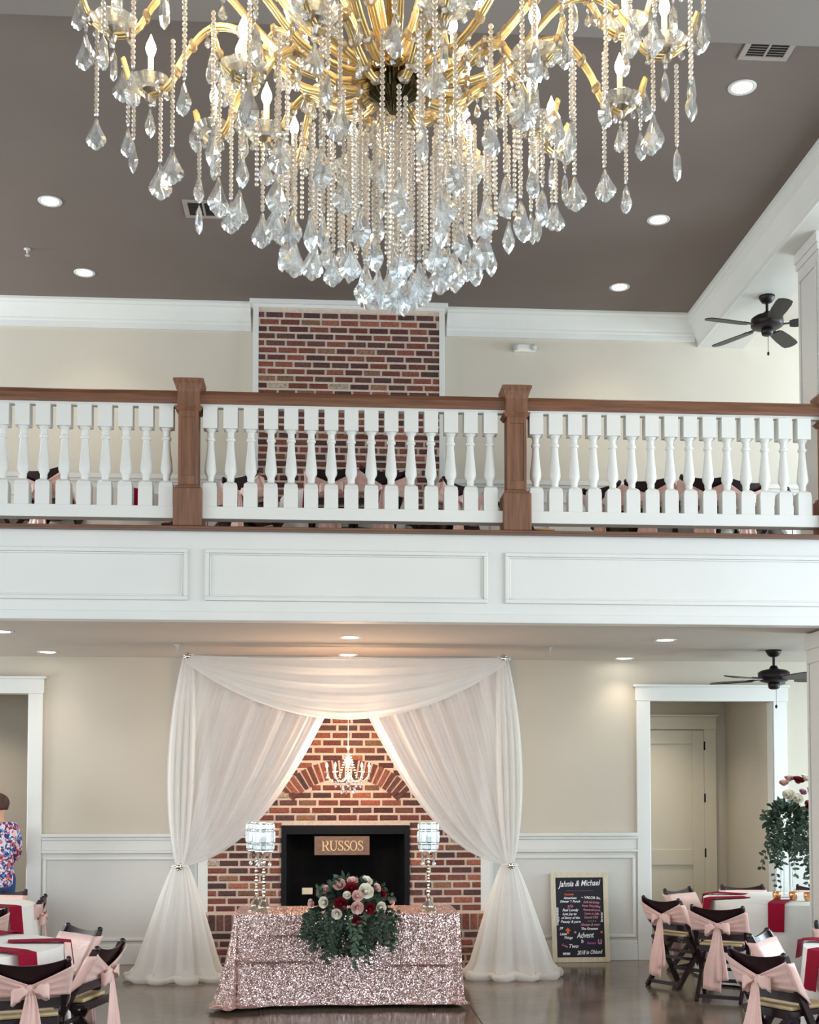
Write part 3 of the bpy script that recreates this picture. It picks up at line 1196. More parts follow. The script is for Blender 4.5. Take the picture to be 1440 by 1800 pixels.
sprinkler(-2.75, 11.45, ZU, 'small sprinkler head on the high ceiling at the left edge')
sprinkler(-1.377, 11.58, ZL, 'small sprinkler head under the balcony above the backdrop left corner')
sprinkler(2.08, 11.58, ZL, 'small sprinkler head under the balcony right of the backdrop')
sprinkler(1.45, 11.6, ZU, 'small sprinkler head on the high ceiling beside the right side of crystals')

# emergency light on the upper wall
t = empty('emergency_light', (2.03, YW, 6.31))
tag(t, 'small white twin-head emergency light on the upper back wall', 'emergency light')
MB().box(-.11, .11, -.05, 0, -.04, .035).build('housing', M['shell'], t, bevel=.008)
for sx in (-1, 1):
    m = MB()
    m.lathe([(.0, 0), (.026, .004), (.036, .022), (.038, .03), (.0, .03)], 14)
    h = m.build('lamp_head', M['greyplastic'], t, smooth=True, loc=(sx * .10, -.075, .01))
    h.rotation_euler = (R(-100), 0, sx * R(20))


# ================================================================== CEILING FANS
def ceiling_fan(x, y, z, rot, label, sc=1.0, rod=.12):
    t = empty('ceiling_fan', (x, y, z), rot)
    tag(t, label, 'ceiling fan', 'black ceiling fans on the right')
    m = MB(); m.lathe([(.0, 0), (.075, 0), (.072, -.02), (.05, -.055), (.03, -.065), (.0, -.066)], 20)
    m.build('canopy', M['darkmetal'], t, smooth=True)
    m = MB(); m.tube([(0, 0, -.05), (0, 0, -.06 - rod)], .013, 10)
    m.build('downrod', M['darkmetal'], t)
    zt = -.06 - rod
    m = MB(); m.lathe([(.0, zt), (.03, zt), (.045, zt - .03), (.12, zt - .045), (.148, zt - .065), (.150, zt - .13), (.12, zt - .15), (.06, zt - .165), (.0, zt - .165)], 28)
    m.build('motor_housing', M['darkmetal'], t, smooth=True)
    m = MB(); m.lathe([(.0, zt - .16), (.05, zt - .16), (.058, zt - .18), (.05, zt - .215), (.03, zt - .225), (0, zt - .225)], 18)
    m.build('switch_housing', M['darkmetal'], t, smooth=True)
    m = MB()
    m.tube([(.02, 0, zt - .22), (.02, 0, zt - .38)], .0022, 5)
    m.sphere((.02, 0, zt - .39), .012, 8, 6, (1, 1, 1.6))
    m.build('pull_chain', M['darkmetal'], t)
    zb = zt - .135
    for k in range(5):
        a = 2 * PI * k / 5
        mx = Matrix.Rotation(a, 4, 'Z') @ Matrix.Translation((0, 0, zb)) @ Matrix.Rotation(R(-12), 4, 'X')
        out = [(.20, -.045), (.24, -.062), (.40, -.072), (.56, -.074), (.62, -.066), (.645, -.03), (.65, 0), (.645, .03), (.62, .066), (.56, .074), (.40, .072), (.24, .062), (.20, .045)]
        n = len(out)
        m = MB()
        vs = [mx @ Vector((p, q, s)) for s in (-.004, .004) for (p, q) in out]
        m.add(vs, [tuple(range(n - 1, -1, -1)), tuple(range(n, 2 * n))] + [(i, (i + 1) % n, (i + 1) % n + n, i + n) for i in range(n)])
        bl = m.build('fan_blade', M['darkmetal'], t)
        m = MB()
        m.bar(mx @ Vector((.11, 0, .006)), mx @ Vector((.23, 0, .006)), .03, .008)
        m.bar(mx @ Vector((.21, -.03, .006)), mx @ Vector((.27, -.03, .006)), .014, .008)
        m.bar(mx @ Vector((.21, .03, .006)), mx @ Vector((.27, .03, .006)), .014, .008)
        m.bar(mx @ Vector((.215, -.035, .006)), mx @ Vector((.215, .035, .006)), .014, .008)
        m.build('blade_bracket', M['darkmetal'], bl)
    return t


ceiling_fan(4.115, 11.33, 6.37, R(49), 'black five-blade ceiling fan under the upper beam beside the column', rod=.09)
ceiling_fan(4.26, 11.67, ZL, R(-6), 'black five-blade ceiling fan under the balcony above the right doorway', rod=.09)


# ================================================================== GRAND CHANDELIER
CX, CY = .20, 3.80
gc = empty('crystal_chandelier', (CX, CY, 3.15))
tag(gc, 'huge gold and crystal chandelier with candle bulbs hanging at the top of the picture', 'chandelier')
Z0 = 3.15


def pendant_mesh(name, h, w, th, m_, slim=False):
    """flat faceted leaf-shaped crystal hanging from its tip; origin at the tip"""
    if slim:
        out = [(0, 0), (.10, -.06), (.16, -.22), (.30, -.42), (.42, -.60), (.38, -.74), (.20, -.90), (0, -1)]
    else:
        out = [(0, 0), (.08, -.05), (.11, -.15), (.19, -.27), (.28, -.38), (.34, -.46), (.44, -.56), (.49, -.66), (.47, -.75), (.39, -.80), (.35, -.87), (.20, -.91), (.13, -.96), (0, -1.0)]
    L = [(x * w, z * h) for x, z in out]
    Rr = [(-x * w, z * h) for x, z in out[1:-1]][::-1]
    loop = L + Rr
    n = len(loop)
    cz = -.66 * h
    inner = [(x * .62, cz + (z - cz) * .66) for x, z in loop]
    vs = [(x, 0, z) for x, z in loop]
    vs += [(x, -th / 2, z) for x, z in inner] + [(x, th / 2, z) for x, z in inner]
    fs = []
    for k in range(n):
        k2 = (k + 1) % n
        fs.append((k, k2, n + k2, n + k))
        fs.append((k2, k, 2 * n + k, 2 * n + k2))
    vs += [(0, -th * .58, cz), (0, th * .58, cz)]
    c1, c2 = len(vs) - 2, len(vs) - 1
    for k in range(n):
        k2 = (k + 1) % n
        fs.append((n + k, n + k2, c1))
        fs.append((2 * n + k2, 2 * n + k, c2))
    m = MB().add(vs, fs)
    # little octagon bead and wire above
    m.sphere((0, 0, .010), .0075, 6, 4, (1, .6, 1))
    return m.mesh(name, m_)


PD = [pendant_mesh('crystal_pendant', .125, .078, .026, M['crystal']),
      pendant_mesh('crystal_pendant', .108, .066, .024, M['crystal']),
      pendant_mesh('crystal_pendant', .115, .050, .022, M['crystal'], True)]
PDS = pendant_mesh('crystal_drop', .045, .030, .014, M['crystal'])
BEADC = {}
PITCH = .0162


def strand_mesh(n, pitch=PITCH, r=.0076):
    key = (n, pitch, r)
    if key not in BEADC:
        m = MB()
        for k in range(n):
            m.sphere((0, 0, -pitch * (k + .5)), r, 8, 5)
        BEADC[key] = m.mesh('bead_strand', M['bead'])
    return BEADC[key]


rnd = random.Random(11)


def zbot(r):
    return 3.150 + .645 * r + (.015 if r < .1 else 0)


def ztop(r):
    if r < .3:
        return 3.79
    if r < .50:
        return 3.87
    if r < .62:
        return 4.02
    return 4.08 + .02 * math.sin(r * 40)


rings = [(.035, 3), (.09, 6), (.155, 9), (.225, 11), (.30, 12), (.38, 12), (.47, 13), (.57, 13), (.68, 11), (.80, 9)]
stuff = MB()
ns = 0
for (r, n) in rings:
    ph = rnd.uniform(0, 6)
    for k in range(n):
        a = ph + 2 * PI * k / n + rnd.uniform(-.06, .06)
        rr = r + rnd.uniform(-.018, .018)
        zb = zbot(rr) + rnd.uniform(-.02, .035)
        pi_ = rnd.choice([0, 0, 1, 2])
        hl = [.125, .108, .115][pi_]
        zt = ztop(rr)
        if rr < .34 and math.sin(a) < .15:
            zt = 3.70 + .05 * rnd.random()
        nb_ = max(3, int((zt - zb - hl - .012) / PITCH))
        zt2 = zb + hl + .015 + nb_ * PITCH
        s_ = part('bead_strand', strand_mesh(nb_), gc, (rr * math.cos(a), rr * math.sin(a), zt2 - Z0))
        p_ = part('crystal_pendant', PD[pi_], s_, (0, 0, -nb_ * PITCH - .014), (rnd.uniform(-.06, .06), rnd.uniform(-.06, .06), rnd.uniform(-1.0, 1.0)), rnd.uniform(.9, 1.1))
        ns += 1
# inner curtain of plain bead strings behind the front rows
bc = MB()
for (r, n) in ((.06, 5), (.12, 6), (.19, 7), (.26, 8), (.34, 8), (.43, 7)):
    for k in range(n):
        a = 2 * PI * (k + .37) / n + rnd.uniform(-.08, .08)
        zb = zbot(r) + .10 + rnd.uniform(0, .09)
        z = ztop(r) - (.07 if math.sin(a) < .15 else 0)
        while z > zb:
            bc.sphere((r * math.cos(a), r * math.sin(a), z - Z0), .0070, 7, 4)
            z -= PITCH
o = bc.build('bead_curtain', M['bead'], gc)
o['kind'] = 'stuff'

# hub, column
m = MB()
m.lathe([(.0, 3.80), (.012, 3.80), (.02, 3.815), (.03, 3.825), (.045, 3.835), (.068, 3.855), (.078, 3.885), (.076, 3.92), (.064, 3.94), (.0, 3.94)], 80, (0, 0, .015 - Z0),
        wave=lambda a, z: 1.06 + .10 * math.cos(16 * a))
m.build('fluted_hub', M['bronze'], gc)
m = MB()
m.lathe([(.07, 3.935), (.078, 3.94), (.078, 3.955), (.05, 3.965), (.03, 3.98), (.022, 4.0), (.022, 4.5), (.05, 4.52), (.055, 4.56), (.03, 4.6), (.022, 4.65), (.022, 5.3), (.04, 5.33), (.012, 5.36)], 20, (0, 0, -Z0), wave=lambda a, z: 1 + .06 * math.cos(10 * a))
m.build('centre_column', M['gold'], gc, smooth=True)
m = MB()
m.tube([(0, 0, 5.3 - Z0), (0, 0, ZU - .04 - Z0)], .012, 8)
m.lathe([(.09, ZU), (.085, ZU - .03), (.03, ZU - .05), (.0, ZU - .05)], 20, (0, 0, -Z0))
m.build('hanging_rod', M['gold'], gc)


def arm_mesh(prof):
    """gilded glass arm: three twisted-looking parallel tubes following one swan curve, with collar beads"""
    P = catmull([(r, 0, z) for r, z in prof], 6)
    m = MB()
    for (oy, oz) in ((-.0075, 0), (.0075, 0), (0, .008), (0, -.006)):
        m.tube([p + Vector((0, oy, oz)) for p in P], .0072, 6)
    g = MB()
    for k in range(4, len(P) - 2, 5):
        g.sphere(P[k], .0215, 8, 5, (.6, 1, 1))
    nf = len(m.f)
    m.add(g.v, g.f)
    me = m.mesh('arm', M['goldglass'], True)
    me.materials.append(M['bead'])
    for i_, p_ in enumerate(me.polygons):
        if i_ >= nf:
            p_.material_index = 1
            p_.use_smooth = False
    return me


def bulb_mesh(s=1.0, m_=None):
    m = MB()
    m.lathe([(.006 * s, 0), (.011 * s, .004 * s), (.0165 * s, .018 * s), (.0175 * s, .028 * s), (.014 * s, .042 * s), (.007 * s, .058 * s), (.0025 * s, .070 * s), (.0, .076 * s)], 12)
    return m.mesh('bulb', m_ or M['bulb'], True)


BULB = bulb_mesh()
m = MB(); m.lathe([(.013, 0), (.016, .004), (.0095, .012), (.0095, .10), (.0, .10)], 12)
SLEEVE = m.mesh('candle_sleeve', M['pearl'], True)
m = MB()
m.lathe([(.012, .004), (.034, -.006), (.058, .0), (.072, .016), (.067, .021), (.05, .008), (.012, .010)], 32, wave=lambda a, z: 1 + .10 * abs(math.sin(4 * a)) - .05)
PAN = m.mesh('drip_pan', M['crystal'], False)
m = MB()
m.lathe([(.0, -.055), (.006, -.05), (.014, -.03), (.03, -.012), (.034, 0), (.0, .002)], 12)
CUP = m.mesh('candle_cup', M['bead'], False)

TA = [(.05, 3.93), (.16, 3.91), (.30, 3.95), (.42, 4.06), (.53, 4.18), (.64, 4.21), (.73, 4.14), (.79, 4.05), (.86, 4.03), (.93, 4.08), (.965, 4.17)]
TB = [(.05, 3.90), (.14, 3.86), (.22, 3.89), (.30, 3.95), (.37, 3.92), (.42, 3.85), (.47, 3.83), (.53, 3.87), (.56, 3.95)]
TC = [(.04, 3.98), (.10, 4.06), (.18, 4.20), (.28, 4.36), (.38, 4.43), (.46, 4.37), (.53, 4.29), (.59, 4.28), (.65, 4.33), (.68, 4.42)]
TD = [(.05, 3.95), (.18, 3.98), (.32, 4.08), (.46, 4.25), (.58, 4.33), (.66, 4.28), (.72, 4.20), (.79, 4.19), (.85, 4.25), (.88, 4.33)]
for (prof, n, ph, rc, zc) in ((TA, 16, 0.0, .86, 4.045), (TB, 8, .25, .47, 3.845), (TC, 6, .1, .585, 4.295), (TD, 6, .196, .785, 4.205)):
    am = arm_mesh(prof)
    for k in range(n):
        a = ph + 2 * PI * k / n
        A_ = part('arm', am, gc, (0, 0, -Z0), (0, 0, a))
        part('drip_pan', PAN, A_, (rc, 0, zc + .012))
        part('candle_cup', CUP, A_, (rc, 0, zc + .012))
        part('candle_sleeve', SLEEVE, A_, (rc, 0, zc + .018))
        part('bulb', BULB, A_, (rc, 0, zc + .118))
        re, ze = prof[-1]
        part('crystal_pendant', PD[rnd.choice([0, 1])], A_, (re, 0, ze - .03), (0, 0, rnd.uniform(0, PI)), .95)
        part('crystal_pendant', PD[rnd.choice([1, 2])], A_, (rc, 0, zc - .06), (0, 0, rnd.uniform(0, PI)), .9)
        i_ = len(prof) // 2
        for (q, s_) in ((i_ - 1, -.015), (i_, .015), (2, 0)):
            part('crystal_drop', PDS, A_, (prof[q][0], s_, prof[q][1] - .03), (0, 0, rnd.uniform(0, PI)), rnd.uniform(.9, 1.3))
        for q in range(5):
            b_ = 2 * PI * q / 5
            part('crystal_drop', PDS, A_, (rc + .054 * math.cos(b_), .054 * math.sin(b_), zc + .010), (0, 0, b_), .8)
        if prof is TA:
            # long bead string from the arm end carrying another pendant
            n_ = rnd.choice([4, 7, 10])
            s_ = part('bead_string', strand_mesh(n_), A_, (re - .02, 0, ze - .06))
            part('crystal_pendant', PD[rnd.choice([0, 1, 2])], A_, (re - .02, 0, ze - .075 - n_ * PITCH), (0, 0, rnd.uniform(0, PI)), .95)
            n_ = rnd.choice([9, 13, 16])
            part('bead_string', strand_mesh(n_), A_, (rc + .045, .03, zc - .02))
            part('crystal_pendant', PD[rnd.choice([0, 1, 2])], A_, (rc + .045, .03, zc - .035 - n_ * PITCH), (0, 0, rnd.uniform(0, PI)), .95)
for k in range(6):
    a = 2 * PI * k / 6
    d_ = bpy.data.lights.new('chandelier_glow', 'POINT')
    d_.energy = 16
    d_.color = (1, .80, .55)
    d_.shadow_soft_size = .03
    o = bpy.data.objects.new('chandelier_glow', d_)
    COL.objects.link(o)
    o.parent = gc
    o.location = (.70 * math.cos(a), .70 * math.sin(a), 4.36 - Z0)


# ================================================================== BACKDROP
YD = 11.58
KD = 2200.0 / YD


def dp(px, py, dy=0.0):
    """measured point on the drape plane -> metres (x, y, z)"""
    return Vector((((px - 720) + 145.0) / KD, YD + dy, 1.70 + (1395 - py) / KD))


bf = empty('backdrop_frame', (.20, YD + .06, 0))
tag(bf, 'slim pipe frame carrying the sheer white drapes before the fireplace', 'frame')
for sx in (-1, 1):
    MB().tube([(sx * 1.49, 0, 0), (sx * 1.49, 0, 2.96)], .02, 10).build('pole', M['greyplastic'], bf, smooth=True)
    m = MB(); m.box(sx * 1.49 - .2, sx * 1.49 + .2, -.2, .2, 0, .008)
    m.build('base_plate', M['greyplastic'], bf, bevel=.003)
MB().tube([(-1.52, 0, 2.965), (1.52, 0, 2.965)], .018, 10).build('crossbar', M['greyplastic'], bf, smooth=True)


def curtain(side):
    mir = lambda px: px if side < 0 else 1218 - px
    lab = 'sheer white drape tied back on the %s of the fireplace, pooling on the floor' % ('left' if side < 0 else 'right')
    T = dp(mir(322), 1520)
    t = empty('curtain', (T.x, YD, 0))
    tag(t, lab, 'curtain', 'sheer white drapes of the backdrop')
    off = Vector((T.x, YD, 0))
    rr = random.Random(5 + side)
    phs = [rr.uniform(0, 6) for _ in range(6)]

    def upper(u, v):
        # u across the fabric, v down its length
        tp = [mir(lerp(330, 622, u)), 1153 + 4 * math.sin(PI * u)]
        c1 = [mir(lerp(287, 542, u ** 1.05)), lerp(1300, 1330, u)]
        c2 = [mir(lerp(296, 455, u ** .95)), lerp(1440, 1502, u)]
        tt = [mir(lerp(317, 331, u)), 1520 + 2 * math.sin(PI * u)]
        P0, P1, P2, P3 = [Vector((q[0], q[1])) for q in (tp, c1, c2, tt)]
        p = bez(P0, P1, P2, P3, v)
        env = math.sin(PI * min(1, v * 1.02)) ** .5 if 0 < v < .98 else 0
        env = min(1, v * 5) * (1 - v ** 3)
        fold = .026 * math.sin(2 * PI * 5 * u + phs[0]) + .011 * math.sin(2 * PI * 11 * u + phs[1] + 2 * v) + .005 * math.sin(2 * PI * 31 * u + phs[2])
        w = dp(p.x, p.y, 0)
        w.y += fold * (.25 + .75 * env) * (1 - .75 * v ** 4) - .02
        return w - off
    m = MB().grid(upper, 150, 40)
    m.build('tied_back_panel', M['sheer'], t, smooth=True)

    def outer(u, v):
        tp = [mir(lerp(326, 343, u)), 1152]
        c1 = [mir(lerp(290, 350, u)), 1290]
        c2 = [mir(lerp(292, 348, u)), 1440]
        tt = [mir(lerp(315, 328, u)), 1521]
        P0, P1, P2, P3 = [Vector((q[0], q[1])) for q in (tp, c1, c2, tt)]
        p = bez(P0, P1, P2, P3, v)
        w = dp(p.x, p.y, 0)
        w.y += -.07 + .022 * math.sin(2 * PI * 4 * u + phs[3]) * math.sin(PI * v) + .02 * v
        return w - off
    MB().grid(outer, 40, 24).build('outer_fall', M['sheer'], t, smooth=True)

    # flared skirt below the tie
    def skirt(a, v, k=0):
        s = v ** .8
        base_w = lerp(.06, .37, s) * (1 + .0 * k)
        base_d = lerp(.05, .20, s)
        ca, sa = math.cos(a), math.sin(a)
        fold = 1 + (.10 + .06 * v) * math.sin(9 * a + phs[4] + k) * (.3 + .7 * v) + .05 * math.sin(23 * a + phs[5])
        z = lerp(T.z + .01, .02, v)
        x = base_w * ca * fold
        y = base_d * sa * fold
        if v > .9:
            q = (v - .9) / .1
            x *= 1 + .10 * q
            y *= 1 + .25 * q
            z = lerp(T.z + .01, .02, .9) * (1 - q) + .012 + .018 * q * (1 + math.sin(13 * a))
        cxo = (dp(mir(318), 1520).x - T.x) * (1 - 0) - side * .0
        cxb = dp(mir(318), 1700).x - T.x
        return Vector((x + lerp(0, cxb, v), y, z))
    nu, nv = 130, 26
    m = MB()
    vs = [skirt(2 * PI * i / nu, jx / nv) for jx in range(nv + 1) for i in range(nu)]
    fs = [(q * nu + i, q * nu + (i + 1) % nu, (q + 1) * nu + (i + 1) % nu, (q + 1) * nu + i) for q in range(nv) for i in range(nu)]
    m.add(vs, fs)
    m.build('lower_skirt', M['sheer'], t, smooth=True)
    # puddled hem roll
    pts = []
    for i in range(61):
        a = 2 * PI * i / 60
        p = skirt(a, 1.0)
        pts.append(Vector((p.x * 1.0, p.y, .035 + .012 * math.sin(11 * a))))
    m = MB(); m.tube(pts, [.035 + .010 * math.sin(7 * i + side) for i in range(61)], 8, caps=False)
    m.build('puddled_hem', M['sheer'], t, smooth=True)
    # tie and corner rosette
    for (px, py, nm) in ((mir(321), 1521, 'tie_knot'), (mir(333), 1157, 'corner_rosette')):
        P = dp(px, py) - off
        m = MB()
        m.sphere((P.x, P.y - .10, P.z), .024, 10, 6, (1, .5, 1))
        for k in range(7):
            a = 2 * PI * k / 7
            m.sphere((P.x + .024 * math.cos(a), P.y - .095, P.z + .024 * math.sin(a)), .013, 7, 5, (1, .6, 1))
        m.build(nm, M['silver'], t, smooth=True)
    T_ = dp(mir(321), 1521) - off
    m = MB()
    m.lathe([(.075, -.012), (.082, 0), (.075, .012)], 20, (T_.x, 0, T_.z))
    m.build('tie_band', M['sheer'], t, smooth=True)
    return t


curtain(-1)
curtain(1)


def swag(u, v):
    s = 2 * u - 1
    top = 1157 + 3 * (1 - s * s)
    low = 1168 + 98 * (1 - abs(s) ** 2.0)
    p = lerp(top, low, v)
    px = 609 + 280 * s
    w = dp(px, p)
    bul = (1 - s * s)
    w.y += -.10 - .05 * bul * math.sin(PI * v) - .014 * bul * math.sin(2 * PI * (4.2 * v + .25 * s)) - .005 * bul * math.sin(2 * PI * (11 * v - .2 * s))
    w.z += .006 * math.sin(2 * PI * 7 * v) * bul
    return w


m = MB().grid(swag, 90, 44)
tag(m.build('swag_drape', M['sheer'], smooth=True), 'white fabric swag drooping along the top of the backdrop', 'drape')

# small chandelier under the swag
sc_ = empty('small_chandelier', (.195, YD - .02, 1.86))
tag(sc_, 'small lit crystal chandelier hanging in front of the brick arch', 'chandelier')
zt_ = 2.955 - 1.86
MB().tube([(0, 0, .27), (0, .0, zt_)], .004, 6).build('cord', M['rope'], sc_)
m = MB(); m.lathe([(.0, -.10), (.018, -.085), (.024, -.06), (.012, -.04), (.02, -.02), (.03, 0), (.014, .03), (.010, .08), (.022, .12), (.028, .15), (.012, .18), (.008, .24), (.02, .26), (.0, .28)], 12)
m.build('glass_stem', M['acrylic'], sc_)
SB = bulb_mesh(.62, M['bulb_small'])
m = MB(); m.lathe([(.0, 0), (.02, .002), (.03, .01), (.026, .012), (.006, .006), (.006, .05), (.0, .05)], 12)
SCUP = m.mesh('candle_cup', M['acrylic'], False)
P = catmull([(.02, 0, .0), (.07, 0, -.045), (.14, 0, -.05), (.19, 0, -.01), (.205, 0, .03)], 5)
m = MB(); m.tube(P, .006, 6)
SARM = m.mesh('arm', M['acrylic'], True)
SPD = pendant_mesh('crystal_drop', .05, .028, .012, M['crystal'])
for k in range(5):
    a = 2 * PI * k / 5 + .32
    A_ = part('arm', SARM, sc_, rot=(0, 0, a))
    part('candle_cup', SCUP, A_, (.205, 0, .03))
    part('bulb', SB, A_, (.205, 0, .08))
    part('crystal_drop', SPD, A_, (.205, 0, .02), (0, 0, 1))
    part('crystal_drop', SPD, A_, (.12, 0, -.06), (0, 0, .4))
for k in range(10):
    a = 2 * PI * k / 10
    pts = catmull([(.02 * math.cos(a), .02 * math.sin(a), .2), (.06 * math.cos(a), .06 * math.sin(a), .08), (.10 * math.cos(a), .10 * math.sin(a), -.04)], 5)
    m = MB()
    for p in pts:
        m.sphere(p, .006, 6, 4)
    q = m.build('bead_string', M['bead'], sc_)
    part('crystal_drop', SPD, sc_, (.06 * math.cos(a), .06 * math.sin(a), -.09 - .03 * (k % 2)), (0, 0, a))
d_ = bpy.data.lights.new('small_chandelier_glow', 'POINT')
d_.energy = 34
d_.color = (1, .66, .44)
d_.shadow_soft_size = .14
o = bpy.data.objects.new('small_chandelier_glow', d_)
COL.objects.link(o); o.parent = sc_; o.location = (0, 0, .13)


# ================================================================== SWEETHEART TABLE
TX, TY, TZ = .165, 10.37, .745
tb = empty('folding_table', (TX, TY, 0))
tag(tb, 'long folding table hidden under the rose gold sequin cloth', 'table')
MB().box(-.87, .87, -.35, .35, TZ - .05, TZ - .012).build('tabletop', M['shell'], tb, bevel=.005)
for sx in (-1, 1):
    m = MB()
    m.tube([(sx * .7, -.28, .69), (sx * .7, -.28, 0)], .014, 8)
    m.tube([(sx * .7, .28, .69), (sx * .7, .28, 0)], .014, 8)
    m.tube([(sx * .7, -.28, .2), (sx * .7, .28, .2)], .011, 8)
    m.build('leg', M['darkmetal'], tb)


def cloth_table():
    """rectangular cloth: flat top, sides drop to the floor and flare, folds and fold creases"""
    hx, hy = .895, .375
    per = []
    N1, N2, NC = 90, 40, 12
    # perimeter with rounded corners, as (x, y, nx, ny, s)
    rc = .03
    def seg(x0, y0, x1, y1, nx, ny, n):
        for i in range(n):
            q = i / n
            per.append((lerp(x0, x1, q), lerp(y0, y1, q), nx, ny))
    def arc(cx_, cy_, a0, a1):
        for i in range(NC):
            a = lerp(a0, a1, i / NC)
            per.append((cx_ + rc * math.cos(a), cy_ + rc * math.sin(a), math.cos(a), math.sin(a)))
    seg(-hx + rc, -hy, hx - rc, -hy, 0, -1, N1)
    arc(hx - rc, -hy + rc, -PI / 2, 0)
    seg(hx, -hy + rc, hx, hy - rc, 1, 0, N2)
    arc(hx - rc, hy - rc, 0, PI / 2)
    seg(hx - rc, hy, -hx + rc, hy, 0, 1, N1)
    arc(-hx + rc, hy - rc, PI / 2, PI)
    seg(-hx, hy - rc, -hx, -hy + rc, -1, 0, N2)
    arc(-hx + rc, -hy + rc, PI, 1.5 * PI)
    n = len(per)
    nv = 46
    vs, fs = [], []
    rq = random.Random(3)
    for jv in range(nv + 1):
        v = jv / nv
        for i, (x, y, nx, ny) in enumerate(per):
            corner = 1.0 if (abs(nx) > .05 and abs(ny) > .05) else 0
            cd = min(abs(abs(x) - hx) + abs(abs(y) - hy), .5)
            ck = math.exp(-(cd / .14) ** 2)
            fl = .004 + .008 * v + ck * .03 * v ** 1.3
            if x < -.6:
                fl += (.09 * (nx < -.05) + .03 * ck) * v ** 1.5
            wave = .8 * (.008 * math.sin(x * 9 + 1) + .008 * math.sin(x * 17 + 3 * v) + .012 * math.sin(y * 20 + x * 5)) * v
            wave += ck * .022 * v * math.sin(i * 1.05)
            crease = 0
            if ny < -.9:
                for zc_, am in ((.235, .012), (.52, .014)):
                    crease += am * math.exp(-((v - zc_ - .02 * math.sin(3 * x)) / .018) ** 2) * (1.2 + .6 * math.sin(4 * x + zc_ * 9))
                for xc in (-.55, -.05, .45):
                    crease += .007 * math.exp(-((x - xc) / .012) ** 2) * (v > .03)
                wave += .02 * v * v * math.exp(-((x - .12) / .08) ** 2) + .05 * v ** 4 * math.exp(-((x + .72) / .12) ** 2)
            d = fl + wave + crease
            z = TZ - v * (TZ - .014)
            if v > .90:
                q = (v - .90) / .10
                d += q * q * (.022 + .012 * math.sin(x * 14) + .02 * ck)
                z = TZ - .90 * (TZ - .014) - (TZ * .10 - .014) * (1 - (1 - q) ** 2) * .9 - .0
                z = max(z, .014 + .010 * (1 + math.sin(x * 23 + y * 11)) * q)
            vs.append((x + nx * d, y + ny * d, z))
    for jv in range(nv):
        for i in range(n):
            i2 = (i + 1) % n
            fs.append((jv * n + i, (jv + 1) * n + i, (jv + 1) * n + i2, jv * n + i2))
    fs.append(tuple(range(n)))
    return MB().add(vs, fs)


o = cloth_table().build('sequin_tablecloth', M['sequin'], auto=50, loc=(TX, TY, 0))
tag(o, 'shiny rose gold sequin tablecloth over the long table before the fireplace', 'tablecloth')


# tall crystal candle holders
def candle_holder(x, y, label):
    t = empty('candle_holder', (x, y, TZ + .001))
    tag(t, label, 'candle holder', 'tall crystal candle holders on the sequin table')
    m = MB()
    m.lathe([(.0, 0), (.075, 0), (.078, .008), (.060, .022), (.045, .035), (.048, .05), (.035, .07), (.022, .09), (.026, .105), (.014, .12), (.0, .12)], 12)
    m.build('foot', M['silver'], t)
    m = MB()
    z = .12
    k = 0
    while z < .455:
        r = (.012, .018, .011)[k % 3]
        m.sphere((0, 0, z + r), r, 8, 6, (1, 1, 1.1))
        z += r * 1.9
        k += 1
    m.build('beaded_stem', M['silver'], t)
    m = MB(); m.lathe([(.012, .44), (.03, .455), (.045, .475), (.07, .487), (.07, .497), (.0, .497)], 14)
    m.build('cup_base', M['silver'], t)
    # cut-glass cup: panels of crystal blocks in three rows
    m = MB()
    for (z0, z1, rr, n) in ((.497, .55, .078, 12), (.553, .655, .084, 12), (.658, .715, .080, 12)):
        for k in range(n):
            a = 2 * PI * k / n
            mx = Matrix.Rotation(a, 4, 'Z') @ Matrix.Translation((rr, 0, 0))
            wd = rr * PI / n * .92
            vs = [mx @ Vector(q) for q in ((-.008, -wd, z0), (-.008, wd, z0), (-.008, wd, z1), (-.008, -wd, z1), (.006, -wd * .55, z0 + .012), (.006, wd * .55, z0 + .012), (.006, wd * .55, z1 - .012), (.006, -wd * .55, z1 - .012))]
            m.add(vs, [(3, 2, 1, 0), (4, 5, 6, 7), (0, 1, 5, 4), (1, 2, 6, 5), (2, 3, 7, 6), (3, 0, 4, 7)])
    m.build('crystal_cup', M['acrylic'], t)
    m = MB()
    for zz in (.495, .5515, .6565, .718):
        m.lathe([(.074, zz - .002), (.084, zz - .002), (.084, zz + .002), (.074, zz + .002)], 24)
    m.build('cup_bands', M['silver'], t)
    for k in range(4):
        a = PI / 4 + PI / 2 * k
        m = MB()
        for q in range(5):
            m.sphere((.066 * math.cos(a), .066 * math.sin(a), .48 - .017 * q), .0075, 6, 4)
        m.sphere((.066 * math.cos(a), .066 * math.sin(a), .385), .011, 6, 4, (1, .6, 1.7))
        m.build('hanging_beads', M['crystal'], t)
    m = MB(); m.lathe([(.0, .50), (.035, .50), (.035, .60), (.0, .605)], 14)
    m.build('candle', M['pearl'], t)
    return t


candle_holder(-.505, 10.16, 'tall silver and crystal candle holder on the left end of the sequin table')
candle_holder(-.575, 10.36, 'tall crystal candle holder standing half behind the left front one')
candle_holder(.822, 10.16, 'tall silver and crystal candle holder on the right end of the sequin table')


